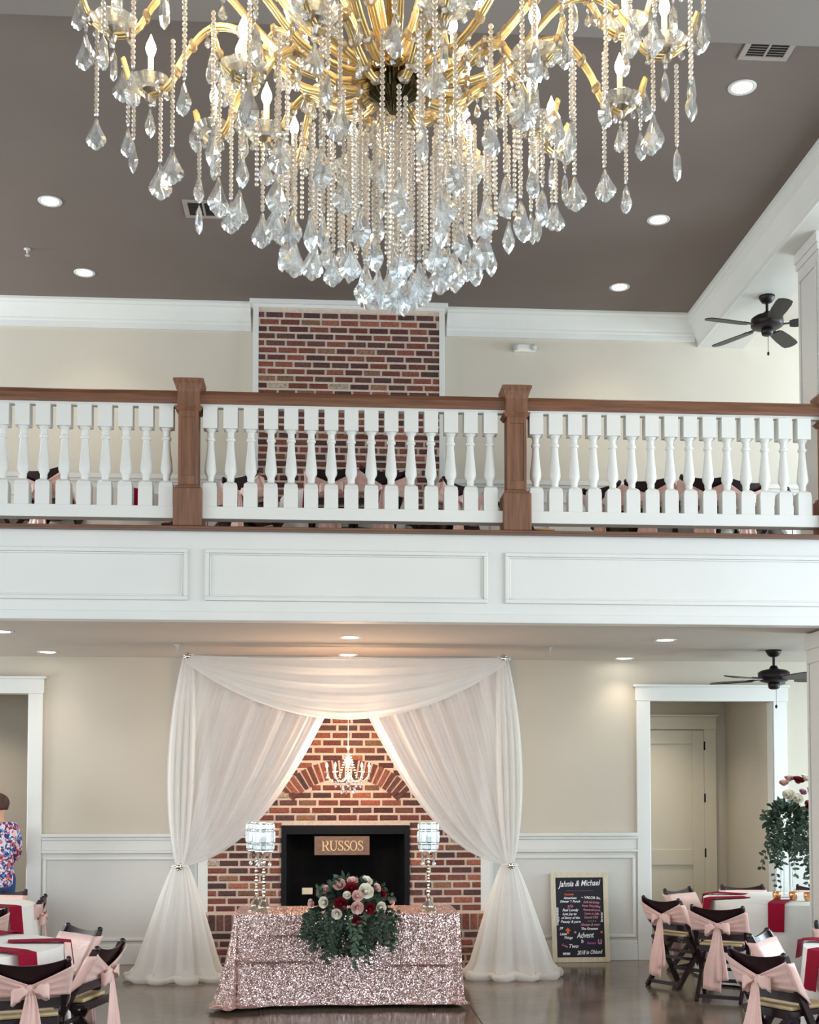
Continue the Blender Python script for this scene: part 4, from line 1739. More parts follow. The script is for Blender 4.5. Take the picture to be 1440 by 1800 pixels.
# ================================================================== FLOWERS
def rose_mesh(name, r, m_, rq, layers=5):
    m = MB()
    for L in range(layers):
        q = (L + 1) / layers
        n = 3 + L
        for k in range(n):
            a0 = 2 * PI * (k + .4 * L) / n + rq.uniform(-.1, .1)
            half = PI / n * 1.35
            def pf(u, v, a0=a0, half=half, q=q):
                a = a0 + (u - .5) * 2 * half
                hgt = r * (.95 - .25 * q) * v
                rad = r * (.16 + .30 * q) + r * .52 * q * (v ** 1.6) + r * .08 * math.sin(PI * u) * v
                edge = 1 - .22 * (abs(2 * u - 1) ** 3) * v
                return Vector((rad * math.cos(a), rad * math.sin(a), hgt * edge - r * .35 + r * .12 * (1 - q)))
            m.grid(pf, 4, 3)
    m.sphere((0, 0, -r * .1), r * .30, 8, 6, (1, 1, 1.6))
    return m.mesh(name, m_, True)


def leaf(m, base, d, up, L, w, curl=.25):
    d = d.normalized()
    x = d.cross(up)
    x = x.normalized() if x.length > 1e-4 else Vector((1, 0, 0))
    nrm = x.cross(d).normalized()
    vs = []
    for (t_, ww) in ((0, .10), (.3, .85), (.6, 1.0), (.85, .55), (1, .03)):
        c = base + d * L * t_ - nrm * curl * L * t_ * t_
        for s_ in (-1, 0, 1):
            vs.append(c + x * s_ * w / 2 * ww + nrm * (0.12 * w if s_ else 0))
    fs = []
    for i in range(4):
        for k in range(2):
            fs.append((i * 3 + k, i * 3 + k + 1, i * 3 + k + 4, i * 3 + k + 3))
    m.add(vs, fs)


def trail(mst, mlf, start, d, L, rq, lw=.03, droop=1.2, n=9):
    p = Vector(start)
    v = Vector(d).normalized()
    pts = [p.copy()]
    st = L / n
    for k in range(n):
        v = (v + Vector((rq.uniform(-.18, .18), rq.uniform(-.12, .12), -droop * st * 3))).normalized()
        p = p + v * st
        p.z = max(p.z, -.50)
        pts.append(p.copy())
        for s_ in (-1, 1):
            sd = v.cross(Vector((0, 1, 0)))
            sd = sd.normalized() if sd.length > 1e-3 else Vector((1, 0, 0))
            dd = (sd * s_ + v * .7 + Vector((0, rq.uniform(-.7, .2), rq.uniform(-.2, .4))))
            leaf(mlf, p + Vector((rq.uniform(-.012, .012), 0, rq.uniform(-.01, .01))), dd + Vector((rq.uniform(-.7, .7), 0, rq.uniform(-.6, .6))), Vector((rq.uniform(-.3, .3), -1, rq.uniform(-.2, .6))), lw * rq.uniform(1.2, 2.0), lw * rq.uniform(.7, 1.1))
    mst.tube(pts, .002, 4)


def bouquet(name, loc, label, roses, hang, nleaf, rad, rq, front_only=True, dome=(1, .65, .75), spill=(0, .3, .3, 0)):
    t = empty(name, loc)
    tag(t, label, 'flowers')
    for (kind, x, y, z, r) in roses:
        o = part('rose', RM[kind][rq.randrange(2)], t, (x, y - .10, z), sc=r / .05)
        v = Vector((x, y * 1.0 - .16, z - loc_c)).normalized()
        o.rotation_euler = Vector((0, 0, 1)).rotation_difference(v).to_euler()
        if kind == 'red':
            o['label'] = 'burgundy rose'
    ml, ml2, ms = MB(), MB(), MB()
    for k in range(nleaf):
        a = rq.uniform(0, 2 * PI)
        e = rq.uniform(-.5, 1.35)
        d = Vector((math.cos(a) * math.cos(e) * dome[0], math.sin(a) * math.cos(e) * dome[1], math.sin(e) * dome[2]))
        if front_only and d.y > .3:
            d.y *= -.5
        p = Vector((0, 0, loc_c)) + d * rad * rq.uniform(.45, .95)
        leaf(ml if rq.random() < .65 else ml2, p, d + Vector((rq.uniform(-.6, .6), rq.uniform(-.6, .1), rq.uniform(-.6, .6))), Vector((rq.uniform(-.5, .5), -1, rq.uniform(-.2, .8))), rq.uniform(.045, .085), rq.uniform(.024, .042))
    for h in hang:
        trail(ms, ml if rq.random() < .8 else ml2, *h[:2], h[2], rq, h[3])
    # leafy mass spilling forward and down
    for k in range(spill[0]):
        x = rq.gauss(0, .42) * spill[1]
        if abs(x) > spill[1]:
            continue
        low = spill[2] * math.sqrt(max(0, 1 - (x / spill[1]) ** 2))
        z = .06 - low * rq.random() ** .8
        p = Vector((x, spill[3] - .05 * rq.random() - .04 * math.cos(x * 5), z))
        leaf(ml if rq.random() < .78 else ml2, p, Vector((rq.uniform(-1, 1), rq.uniform(-.7, .0), rq.uniform(-1.2, .5))), Vector((rq.uniform(-.6, .6), -1, rq.uniform(-.4, .8))), rq.uniform(.035, .062), rq.uniform(.020, .034))
    n1, n2 = len(ml.f), len(ml.f) + len(ml2.f)
    ml.add(ml2.v, ml2.f)
    ml.add(ms.v, ms.f)
    fo = ml.build('foliage', M['leaf'], t)
    fo.data.materials.append(M['leaf2'])
    fo.data.materials.append(M['stem'])
    for i_, p_ in enumerate(fo.data.polygons):
        p_.material_index = 0 if i_ < n1 else (1 if i_ < n2 else 2)
    return t


rq = random.Random(21)
RM = {}
for k_, mm in (('white', 'rose_white'), ('blush', 'rose_blush'), ('red', 'rose_red'), ('mauve', 'rose_mauve')):
    RM[k_] = [rose_mesh('rose', .05, M[mm], rq) for _ in range(2)]
loc_c = .06
# measured flower positions relative to (617,1600) on the table front: px -> m at 220 px/m
def fpos(px, py, y):
    return ((px - 617) / 221.0, y, (1607 - py) / 221.0)


rs = [('red', *fpos(618, 1563, -.10), .05), ('blush', *fpos(598, 1558, -.06), .05), ('blush', *fpos(620, 1553, -.02), .045), ('white', *fpos(642, 1568, -.12), .062),
      ('blush', *fpos(628, 1575, -.15), .045), ('red', *fpos(600, 1588, -.17), .052), ('blush', *fpos(627, 1594, -.19), .050), ('red', *fpos(648, 1596, -.18), .045),
      ('white', *fpos(667, 1595, -.16), .048), ('white', *fpos(571, 1586, -.13), .045), ('white', *fpos(593, 1604, -.20), .042), ('red', *fpos(627, 1616, -.22), .042),
      ('blush', *fpos(549, 1589, -.06), .036), ('white', *fpos(645, 1552, -.02), .045), ('blush', *fpos(662, 1563, -.05), .036), ('blush', *fpos(688, 1587, -.06), .032),
      ('mauve', *fpos(668, 1610, -.18), .040), ('blush', *fpos(574, 1566, -.04), .036), ('white', *fpos(610, 1574, -.14), .032), ('red', *fpos(672, 1573, -.08), .032),
      ('red', *fpos(561, 1571, -.05), .026), ('mauve', *fpos(585, 1648, -.22), .030), ('mauve', *fpos(560, 1630, -.18), .026), ('mauve', *fpos(612, 1655, -.24), .028)]
hang = []
for k in range(26):
    x = rq.uniform(-.33, .33)
    hang.append(((x, -.17 - .08 * rq.random(), rq.uniform(-.04, .06)), Vector((x * .8, -1.0, -.5)), rq.uniform(.22, .40) * (1.15 - abs(x)), .028))
for (x, z) in ((-.34, .02), (.34, .03), (-.25, .2), (.28, .16), (.08, .22), (-.1, .22), (.18, .2)):
    hang.append(((x * .6, -.05, z * .6), Vector((x, -.2, z + .05)), .2, .028))
bq = bouquet('flower_arrangement', (.19, 10.06, TZ + .012), 'low arrangement of burgundy, blush and white roses spilling over the sequin table front', rs, hang, 230, .30, rq, spill=(640, .37, .36, -.20))
m = MB()
for k in range(120):
    a = rq.uniform(-.33, .33)
    m.sphere((a, -.285 - rq.uniform(-.03, .03), rq.uniform(-.30, .04)), rq.uniform(.004, .008), 6, 4)
q_ = m.build('filler_blossoms', M['rose_white'], bq)
q_['kind'] = 'stuff'


# ================================================================== CHALKBOARD
cb = empty('chalkboard', (2.565, 12.56, 0))
cb.rotation_euler = (R(-6.5), 0, R(1.0))
tag(cb, 'black chalkboard with wooden frame and handwriting leaning on the wainscot', 'chalkboard')
m = MB()
for (a, b_, c, d_) in ((-.295, -.245, 0, .90), (.245, .295, 0, .90), (-.245, .245, 0, .05), (-.245, .245, .85, .90)):
    m.box(a, b_, -.012, .012, c, d_)
m.build('frame', M['boardframe'], cb, bevel=.004)
MB().box(-.25, .25, -.004, .008, .045, .855).build('slate', M['board'], cb)


def text_part(txt, x, z, size, m_, parent, shear=.25, rot=0, off=.002, name='writing', wscale=1.0, y=-.0055):
    c = bpy.data.curves.new(name, 'FONT')
    c.body = txt
    c.size = size
    c.shear = shear
    c.extrude = .0006
    c.offset = off
    c.align_x = 'CENTER'
    o = bpy.data.objects.new('tmp', c)
    COL.objects.link(o)
    dg = bpy.context.evaluated_depsgraph_get()
    me = bpy.data.meshes.new_from_object(o.evaluated_get(dg))
    bpy.data.objects.remove(o)
    me.materials.clear()
    me.materials.append(m_)
    p = part(name, me, parent, (x, y, z), (R(90), -rot, 0))
    p.scale = (wscale, 1, 1)
    return p


for (tx, x, z, s, mm, sh, rt, ws) in (
        ('Jahnia & Michael', 0, .765, .082, 'chalk', .35, R(2), .78),
        ('- - - - - - - - - - - - -', 0, .71, .03, 'chalkpurple', 0, 0, 1.2),
        ('Cocktails', -.11, .672, .026, 'chalkorange', .3, 0, 1),
        ('American', -.10, .634, .034, 'chalk', .3, 0, 1),
        ('Dinner & Punch', -.10, .600, .032, 'chalk', .3, 0, 1),
        ('s/o', -.10, .55, .044, 'chalkpink', .3, 0, 1.1),
        ('Red Lovely', -.10, .512, .036, 'chalk', .3, 0, 1),
        ('Lots Joy to', -.11, .474, .032, 'chalk', .3, 0, 1),
        ('of Story of the', -.10, .436, .032, 'chalk', .3, 0, 1),
        ('Beauty & pure', -.10, .396, .035, 'chalk', .3, 0, 1),
        ('~ VALOR So,', .115, .635, .036, 'chalk', .1, R(-3), 1),
        ('Soft birthday', .12, .590, .032, 'chalkpink', .2, R(-3), 1),
        ('from Wedding', .115, .552, .032, 'chalkpink', .2, R(-3), 1),
        ('Remembrance', .12, .514, .030, 'chalkpink', .2, R(-2), 1),
        ('Love in Life', .12, .476, .032, 'chalkpink', .2, R(-2), 1),
        ('Good Old', .11, .438, .034, 'chalkpink', .2, 0, 1),
        ('- - - - -', .12, .405, .026, 'chalk', 0, 0, 1.2),
        ('Always & ever', .10, .365, .034, 'chalkpink', .3, 0, 1),
        ('The Greatest', .09, .325, .032, 'chalk', .3, 0, 1),
        ('29', -.20, .33, .036, 'chalk', .3, 0, 1),
        ('Little', -.18, .272, .034, 'chalk', .3, 0, 1),
        ('Things', -.13, .236, .034, 'chalk', .3, 0, 1),
        ('Advent', .045, .245, .078, 'chalk', .3, R(2), .75),
        ('b', .015, .195, .05, 'chalk', .1, 0, 1),
        ('Sweet', .105, .180, .036, 'chalkpurple', .3, 0, 1),
        ('Love', -.17, .160, .032, 'chalkpink', .3, R(-25), 1),
        ('Two', -.08, .145, .054, 'chalk', .3, 0, 1),
        ('MMM', -.15, .075, .036, 'chalk', 0, 0, .9),
        ('2018 in Ohlund', .085, .082, .056, 'chalk', .35, R(2), .72)):
    text_part(tx, x, z, s, M[mm], cb, sh, rt, .0009, wscale=ws)
p = text_part('Happiness', -.222, .46, .044, M['chalk'], cb, .1, R(90), .0012)
p = text_part('forever', .232, .45, .034, M['chalk'], cb, .1, R(90), .0008)
# little drawn heart-shaped arrow, dot and cup
m = MB(); m.prism([(-.03, 0), (.03, 0), (0, .035)], -.001); m.prism([(-.012, -.03), (.012, -.03), (.012, 0), (-.012, 0)], -.001)
o = m.build('drawn_arrow', M['chalkorange'], cb, loc=(-.13, -.0045, .315))
m = MB(); m.prism([(.012 * math.cos(a), .012 * math.sin(a)) for a in [2 * PI * k / 10 for k in range(10)]], -.001)
m.build('drawn_dot', M['chalkpink'], cb, loc=(-.055, -.0045, .30))
m.build('drawn_dot', M['chalkorange'], cb, loc=(.215, -.0045, .30))
m = MB()
m.prism([(-.018, .04), (-.02, .0), (-.01, -.012), (.01, -.012), (.02, 0), (.018, .04), (.008, .04), (.008, .004), (-.008, .004), (-.008, .04)], -.001)
m.build('drawn_cup', M['chalkpink'], cb, loc=(.195, -.0045, .19))


# ================================================================== FOLDING CHAIRS
def make_chair():
    """folding chair; the sitter faces +y. returns the Empty with all its parts"""
    t = empty('folding_chair', (0, 0, 0))
    H_ = .785
    def rail(z):
        return lerp(.19, -.25, z / H_)
    for sx in (-1, 1):
        x = sx * .205
        m = MB()
        m.bar((x, rail(0), 0), (x, rail(H_ - .02), H_ - .02), .028, .042, Vector((0, 1, 0)))
        e = Vector((x, rail(H_ - .01), H_ - .012))
        m.sphere(e, .022, 10, 6, (.8, 1, 1))
        m.build('back_post', M['mahog'], t)
        x = sx * .178
        m = MB()
        m.bar((x, .13, .425), (x, -.235, 0), .026, .040, Vector((0, 1, 0)))
        m.build('rear_leg', M['mahog'], t)
    m = MB()
    m.bar((-.178, -.20, .04), (.178, -.20, .04), .022, .03)
    m.bar((-.178, -.02, .245), (.178, -.02, .245), .018, .026)
    m.bar((-.205, rail(.13), .13), (.205, rail(.13), .13), .018, .03)
    m.bar((-.205, rail(.30), .30), (.205, rail(.30), .30), .018, .026)
    m.build('stretcher', M['mahog'], t)
    # curved top slat, corners raised
    def slat(front):
        def fn(u, v):
            s = 2 * u - 1
            zt = .782 - .030 * (1 - s * s)
            zb = .600 - .012 * (1 - s * s)
            z = lerp(zb, zt, v)
            y = rail(z) - .030 * (1 - s * s) + (.008 if front else -.008)
            return Vector((s * .205, y, z))
        return fn
    m = MB()
    m.grid(slat(True), 14, 3)
    m.grid(slat(False), 14, 3)
    a, b_ = slat(True), slat(False)
    for v in (0, 1):
        for i in range(14):
            q = [a(i / 14, v), a((i + 1) / 14, v), b_((i + 1) / 14, v), b_(i / 14, v)]
            m.add(q, [(0, 1, 2, 3)])
    m.build('top_slat', M['mahog'], t)
    m = MB(); m.bar((-.205, rail(.52) - .004, .52), (.205, rail(.52) - .004, .52), .016, .05, Vector((0, 0, 1)))
    m.build('lower_slat', M['mahog'], t)
    m = MB()
    m.box(-.19, .19, -.17, .205, .415, .445)
    m.box(-.168, .168, -.175, -.165, .40, .45)
    m.build('seat', M['mahog'], t, bevel=.006)
    m = MB(); m.box(-.172, .172, -.15, .19, .446, .472)
    m.build('seat_pad', M['pad'], t, bevel=.012)

    # sash: sleeve round the backrest, gathered to a knot behind
    def off(z, o_):
        return rail(z) + o_

    def frontsheet(u, v):
        s = 2 * u - 1
        z = lerp(.485, .735, v)
        return Vector((s * .232, off(z, .030) - .02 * (1 - s * s) + .003 * math.sin(9 * s + 3 * v), z))

    def backsheet(u, v):
        s = 2 * u - 1
        g = (1 - abs(s)) ** .9          # 1 at the knot
        zt = lerp(.748, .640, g)
        zb = lerp(.570, .578, g)
        z = lerp(zb, zt, v)
        y = off(z, -.034) - .026 * (1 - s * s) - .006 * math.sin(2 * PI * (v * 3.2 + .3 * s)) * (.5 + g)
        return Vector((s * .234, y, z))

    def sidesheet(sx):
        def fn(u, v):
            z = lerp(.487, .735, v)
            z2 = lerp(.565, .735, v)
            y = lerp(off(z, .030), off(z2, -.034), u)
            return Vector((sx * (.232 + .006 * math.sin(PI * u)), y, lerp(z, z2, u)))
        return fn
    m = MB()
    m.grid(frontsheet, 12, 6)
    m.grid(backsheet, 24, 10)
    m.grid(sidesheet(1), 4, 8)
    m.grid(sidesheet(-1), 4, 8)
    sash = m.build('sash', M['pink'], t, smooth=True, solid=.004)
    kz = .612
    ky = off(kz, -.085)
    m = MB()
    m.sphere((0, ky + .006, kz), .030, 10, 8, (1, .8, 1.15))
    m.build('knot', M['pink'], sash, smooth=True)
    m = MB()
    for sx in (-1, 1):
        def loop(u, v, sx=sx):
            a = 2 * PI * u
            L = .092
            cx_ = sx * (.01 + L * (.5 - .5 * math.cos(a)))
            wz = .040 * math.sin(min(1, (.5 - .5 * math.cos(a)) * 1.3) * PI / 2) * (1 + .0 * v)
            zc = kz + .012 * math.sin(a) - (.035 if sx < 0 else .012) * (.5 - .5 * math.cos(a))
            yc = ky - .008 - .030 * math.sin(a)
            return Vector((cx_, yc, zc + (v - .5) * 2 * wz + .006 * math.sin(6 * a)))
        m.grid(loop, 18, 5)
    m.build('bow_loop', M['pink'], sash, smooth=True, solid=.004)
    for (sx, L, w_) in ((-1, .50, .125), (1, .42, .085)):
        def tail(u, v, sx=sx, L=L, w_=w_):
            wv = lerp(.022, w_, min(1, v * 1.6)) * (1 + .12 * v)
            s = (2 * u - 1)
            x = sx * lerp(.008, .040, v) + s * wv * .55 + .004 * math.sin(7 * v + sx)
            y = ky - .015 + .012 * math.sin(2 * PI * u * 1.5 + 2 * v + sx) * (.3 + .7 * v) - .03 * v
            return Vector((x, y, kz - .01 - L * v + .012 * s * v * sx))
        MB().grid(tail, 8, 12).build('sash_tail', M['pink'], sash, smooth=True, solid=.003)
    return t


CH0 = make_chair()
used = [0]


def chair(x, y, ang, z, label, group):
    """ang: heading of the sitter, degrees clockwise from +y (away from the camera)"""
    t = CH0 if not used[0] else copy_tree(CH0)
    used[0] = 1
    t.location = (x, y, z)
    t.rotation_euler = (0, 0, -R(ang))
    tag(t, label, 'chair', group)
    return t


def round_table(x, y, z0, r, label, clabel, grp, seed, drop=True, h=.75):
    t = empty('round_table', (x, y, z0))
    tag(t, label, 'table', grp)
    m = MB(); m.lathe([(.0, h - .045), (r - .02, h - .045), (r - .01, h - .03), (r - .012, h - .012), (.0, h - .012)], 32)
    m.build('tabletop', M['shell'], t)
    m = MB()
    m.tube([(0, 0, .05), (0, 0, h - .05)], .03, 10)
    for k in range(4):
        a = PI / 4 + PI / 2 * k
        m.tube([(0, 0, .12), (.3 * math.cos(a), .3 * math.sin(a), .015)], .014, 8)
    m.build('pedestal', M['darkmetal'], t)
    rq2 = random.Random(seed)
    p1, p2 = rq2.uniform(0, 6), rq2.uniform(0, 6)
    n, nv = 144, 18
    vs, fs = [], []
    zb = .02
    for jv in range(nv + 1):
        v = jv / nv
        for i in range(n):
            a = 2 * PI * i / n
            if v < .1:
                q = v / .1
                rr = r * math.sin(q * PI / 2) if jv else .02
                rr = lerp(.02, r, q)
                z = h
            else:
                q = (v - .1) / .9
                fold = math.sin(16 * a + p1 + .8 * math.sin(3 * a)) * .5 + .5
                rr = r + .006 + q * (.030 + .06 * fold ** 1.5) + .012 * math.sin(5 * a + p2) * q
                z = lerp(h - .003, zb, q)
            vs.append((rr * math.cos(a), rr * math.sin(a), z))
    for jv in range(nv):
        for i in range(n):
            fs.append((jv * n + i, jv * n + (i + 1) % n, (jv + 1) * n + (i + 1) % n, (jv + 1) * n + i))
    fs.append(tuple(range(n)))
    m = MB().add(vs, fs)
    o = m.build('tablecloth', M['cloth'], auto=60, loc=(x, y, z0))
    tag(o, clabel, 'tablecloth', 'white cloths on the round tables')
    return t


def napkin(x, y, z0, r, ang, label, grp, h=.75, w=.15, inner=.42, hangL=.24):
    """napkin lying radially on the cloth and hanging over its edge; ang clockwise from +y"""
    a = R(ang)
    dx, dy = math.sin(a), math.cos(a)
    L1 = r + .012 - inner
    tot = L1 + hangL

    def fn(u, v):
        s = (2 * u - 1) * w / 2
        d = v * tot
        if d < L1:
            rr, z = inner + d, h + .008
            if L1 - d < .02:
                z -= .004
        else:
            rr, z = r + .035 + .10 * ((d - L1) / .73) + .012, h + .004 - (d - L1)
        s2 = s * (1 - .10 * v)
        return Vector((dx * rr - dy * -s2, dy * rr - dx * s2, z + .002 * math.sin(u * 9)))
    m = MB().grid(fn, 6, 20)
    o = m.build('napkin', M['burgundy'], smooth=False, solid=.006, loc=(x, y, z0))
    tag(o, label, 'napkin', grp)
    return o


# --- right rear table
RT = (4.24, 11.30)
round_table(*RT, 0, .76, 'round table by the right doorway under the tall flowers', 'white cloth on the round table carrying the tall flowers by the right doorway', 'round tables on the main floor', 4)
gN = 'burgundy napkins over the round table edges'
napkin(*RT, 0, .76, 208, 'burgundy napkin hanging toward us beneath the tall flowers', gN)
napkin(*RT, 0, .76, 262, 'burgundy napkin at the left rim of the flower table', gN, hangL=.2)
napkin(*RT, 0, .76, 310, 'burgundy napkin lying at the far left of the flower table', gN, hangL=.1)
gC = 'folding chairs with pink sashes on the main floor'
chair(3.14, 11.02, 58, 0, 'pink-bowed folding chair farthest left at the flower table, its back to us', gC)
chair(3.30, 10.28, 30, 0, 'pink-bowed folding chair nearest us at the flower table', gC)
chair(3.55, 11.80, 140, 0, 'folding chair with pale sash facing us before the cream hall door', gC)
chair(4.16, 12.12, 180, 0, 'folding chair behind the flower table, mostly hidden by the cloth', gC)
chair(4.80, 12.02, 205, 0, 'folding chair behind the flower table beside the column', gC)


# --- tall arrangement
def tall_flowers():
    global loc_c
    fs_ = empty('flower_stand', (RT[0] - .02, RT[1], .755))
    tag(fs_, 'tall clear stand on the right rear table under the flowers', 'stand')
    m = MB(); m.lathe([(.0, 0), (.09, 0), (.09, .012), (.0, .012)], 20)
    m.build('base', M['acrylic'], fs_)
    m = MB()
    for k in range(4):
        a = PI / 4 + PI / 2 * k
        m.tube([(.06 * math.cos(a), .06 * math.sin(a), .012), (.05 * math.cos(a), .05 * math.sin(a), .56)], .006, 6)
    m.build('rod', M['acrylic'], fs_)
    m = MB(); m.lathe([(.0, .56), (.10, .56), (.10, .572), (.0, .572)], 20)
    m.build('top_plate', M['acrylic'], fs_)
    r3 = random.Random(8)
    loc_c = .12
    K = 198.0
    def fp_(px, py, y):
        return ((px - 1383) / K, y, (1508 - py) / K - .165)
    ro = [('red', *fp_(1392, 1379, -.10), .052), ('red', *fp_(1405, 1424, -.16), .05), ('white', *fp_(1371, 1406, -.14), .058), ('white', *fp_(1385, 1412, -.17), .05),
          ('blush', *fp_(1367, 1384, -.08), .042), ('white', *fp_(1409, 1375, -.06), .05), ('white', *fp_(1413, 1398, -.12), .048), ('blush', *fp_(1380, 1376, -.04), .045),
          ('red', *fp_(1424, 1410, -.10), .045), ('blush', *fp_(1420, 1385, -.06), .045), ('mauve', *fp_(1395, 1400, -.16), .035)]
    hg = []
    for k in range(26):
        x = r3.uniform(-.22, .22)
        hg.append(((x, -.10, r3.uniform(-.02, .1)), Vector((x * 1.5, -.8, -.3)), r3.uniform(.2, .55), .030))
    t = bouquet('tall_flower_arrangement', (RT[0] - .02, RT[1], .755 + .575), 'tall burgundy and white rose arrangement with trailing greenery beside the right column', ro, hg, 300, .22, r3, dome=(1, .8, .8), spill=(170, .24, .22, -.12))
    return t


tall_flowers()
# votives on the right table
def votive(x, y, z, label, m_='orangegold'):
    t = empty('votive_holder', (x, y, z))
    tag(t, label, 'candle', 'votive holders on the flower table')
    m = MB(); m.lathe([(.0, 0), (.026, 0), (.036, .02), (.038, .05), (.035, .075), (.031, .075), (.031, .012), (.0, .012)], 16)
    m.build('glass_cup', M[m_], t, smooth=True)
    m = MB(); m.lathe([(.0, .012), (.022, .012), (.022, .035), (.0, .035)], 12)
    m.build('tealight', M['pearl'], t)


votive(4.00, 10.95, .755, 'rose gold votive cup left of the flower stand')
votive(4.13, 10.90, .755, 'rose gold votive cup touching the front of the flower stand')
votive(4.24, 10.84, .755, 'rose gold votive cup nearest the column', 'orangegold')

# --- right front table
R2 = (3.74, 7.55)
round_table(*R2, 0, .76, 'round table cut off by the lower right corner', 'white cloth on the round table cut by the lower right corner', 'round tables on the main floor', 9)
napkin(*R2, 0, .76, 262, 'burgundy napkin hanging at the lower right corner of the picture', gN)
napkin(*R2, 0, .76, 306, 'burgundy napkin lying on the far rim of the corner table', gN, hangL=.12)
chair(2.72, 7.32, 62, 0, 'pink-bowed folding chair nearest us at the lower right', gC)
chair(3.06, 8.04, 125, 0, 'folding chair showing its pale sash front near the lower right corner', gC)
chair(3.76, 8.62, 168, 0, 'folding chair cut by the right edge behind the corner table', gC)

# --- left front table
L1_ = (-2.44, 8.10)
round_table(*L1_, 0, .76, 'round table cut by the left edge of the picture, front one', 'white cloth on the round table at the lower left', 'round tables on the main floor', 13)
napkin(*L1_, 0, .76, 175, 'burgundy napkin hanging toward us on the lower left table', gN)
napkin(*L1_, 0, .76, 125, 'burgundy napkin on the near right rim of the lower left table', gN, hangL=.16)
napkin(*L1_, 0, .76, 78, 'burgundy napkin on the right rim of the lower left table', gN, hangL=.16)
napkin(*L1_, 0, .76, 20, 'burgundy napkin on the far rim of the lower left table', gN, hangL=.1)
chair(-1.72, 7.30, -22, 0, 'pink-bowed folding chair nearest us at the lower left', gC)
chair(-1.86, 8.68, 228, 0, 'folding chair showing a plain pink sash front right of the lower left table', gC)
chair(-1.56, 7.86, 282, 0, 'folding chair seen side-on with pink bow at the lower left', gC)

# --- left rear table
L2_ = (-3.25, 11.10)
round_table(*L2_, 0, .70, 'round table at the far left behind the chairs', 'white cloth on the round table at the far left in the rear', 'round tables on the main floor', 17)
napkin(*L2_, 0, .70, 120, 'burgundy napkin on the rear left table', gN)
chair(-2.76, 11.35, 262, 0, 'folding chair seen side-on with a pink bow against the left wainscot', gC)
chair(-3.12, 12.00, 195, 0, 'folding chair with plain pink sash front before the woman', gC)
chair(-2.86, 10.42, -25, 0, 'pink-bowed folding chair at the left edge between the two tables', gC)

# --- balcony tables and chairs
gU = 'folding chairs with pink sashes up on the balcony'
where = ['behind the left railing', 'before the brick chimney', 'right of the chimney behind the railing', 'at the right end behind the railing']
UT = [(-2.05, 11.95), (.18, 11.75), (3.38, 11.85), (-4.2, 11.9)]
for i, (x, y) in enumerate(UT[:3]):
    round_table(x, y, ZF, .62, 'round table on the balcony ' + where[i], 'white cloth on the balcony table ' + where[i], 'round tables on the balcony', 30 + i, h=.72)
gUN = 'burgundy napkins on the balcony tables'
for i, (x, y, a, l) in enumerate(((.18, 11.75, 210, 'burgundy napkin on the balcony table seen left of the chimney centre'), (3.38, 11.85, 165, 'burgundy napkin on the balcony table at the right'), (-2.05, 11.95, 150, 'burgundy napkin on the balcony table at the left'))):
    napkin(x, y, ZF, .62, a, l, gUN, h=.72)
for (x, y, a, l) in ((-2.95, 11.50, 60, 'balcony chair farthest left behind the railing'),
                     (-2.40, 11.20, 22, 'balcony chair second from the left edge'),
                     (-1.42, 11.75, 285, 'balcony chair showing only its corner left of the left newel post'),
                     (-.62, 11.28, 40, 'balcony chair just right of the left newel post'),
                     (-.86, 11.62, 75, 'balcony chair side-on beside the left newel post'),
                     (.05, 11.02, 5, 'balcony chair left of the middle before the brick chimney'),
                     (.40, 11.05, -20, 'balcony chair right of the middle before the brick chimney'),
                     (.98, 11.38, -50, 'balcony chair at the right edge of the brick chimney'),
                     (1.28, 11.75, 282, 'balcony chair side-on just left of the right newel post'),
                     (2.70, 11.42, 50, 'balcony chair left end of the group under the emergency light'),
                     (2.98, 11.20, 25, 'balcony chair second from the left in the right-hand group'),
                     (3.35, 11.10, 0, 'balcony chair in the middle of the right-hand group'),
                     (3.68, 11.20, -22, 'balcony chair with pink bow, second from the right end'),
                     (4.15, 11.55, -60, 'balcony chair at the right end next to the column'),
                     (1.95, 11.85, 80, 'balcony chair side-on behind the balusters just right of the right newel post')):
    chair(x, y, a, ZF, l, gU)


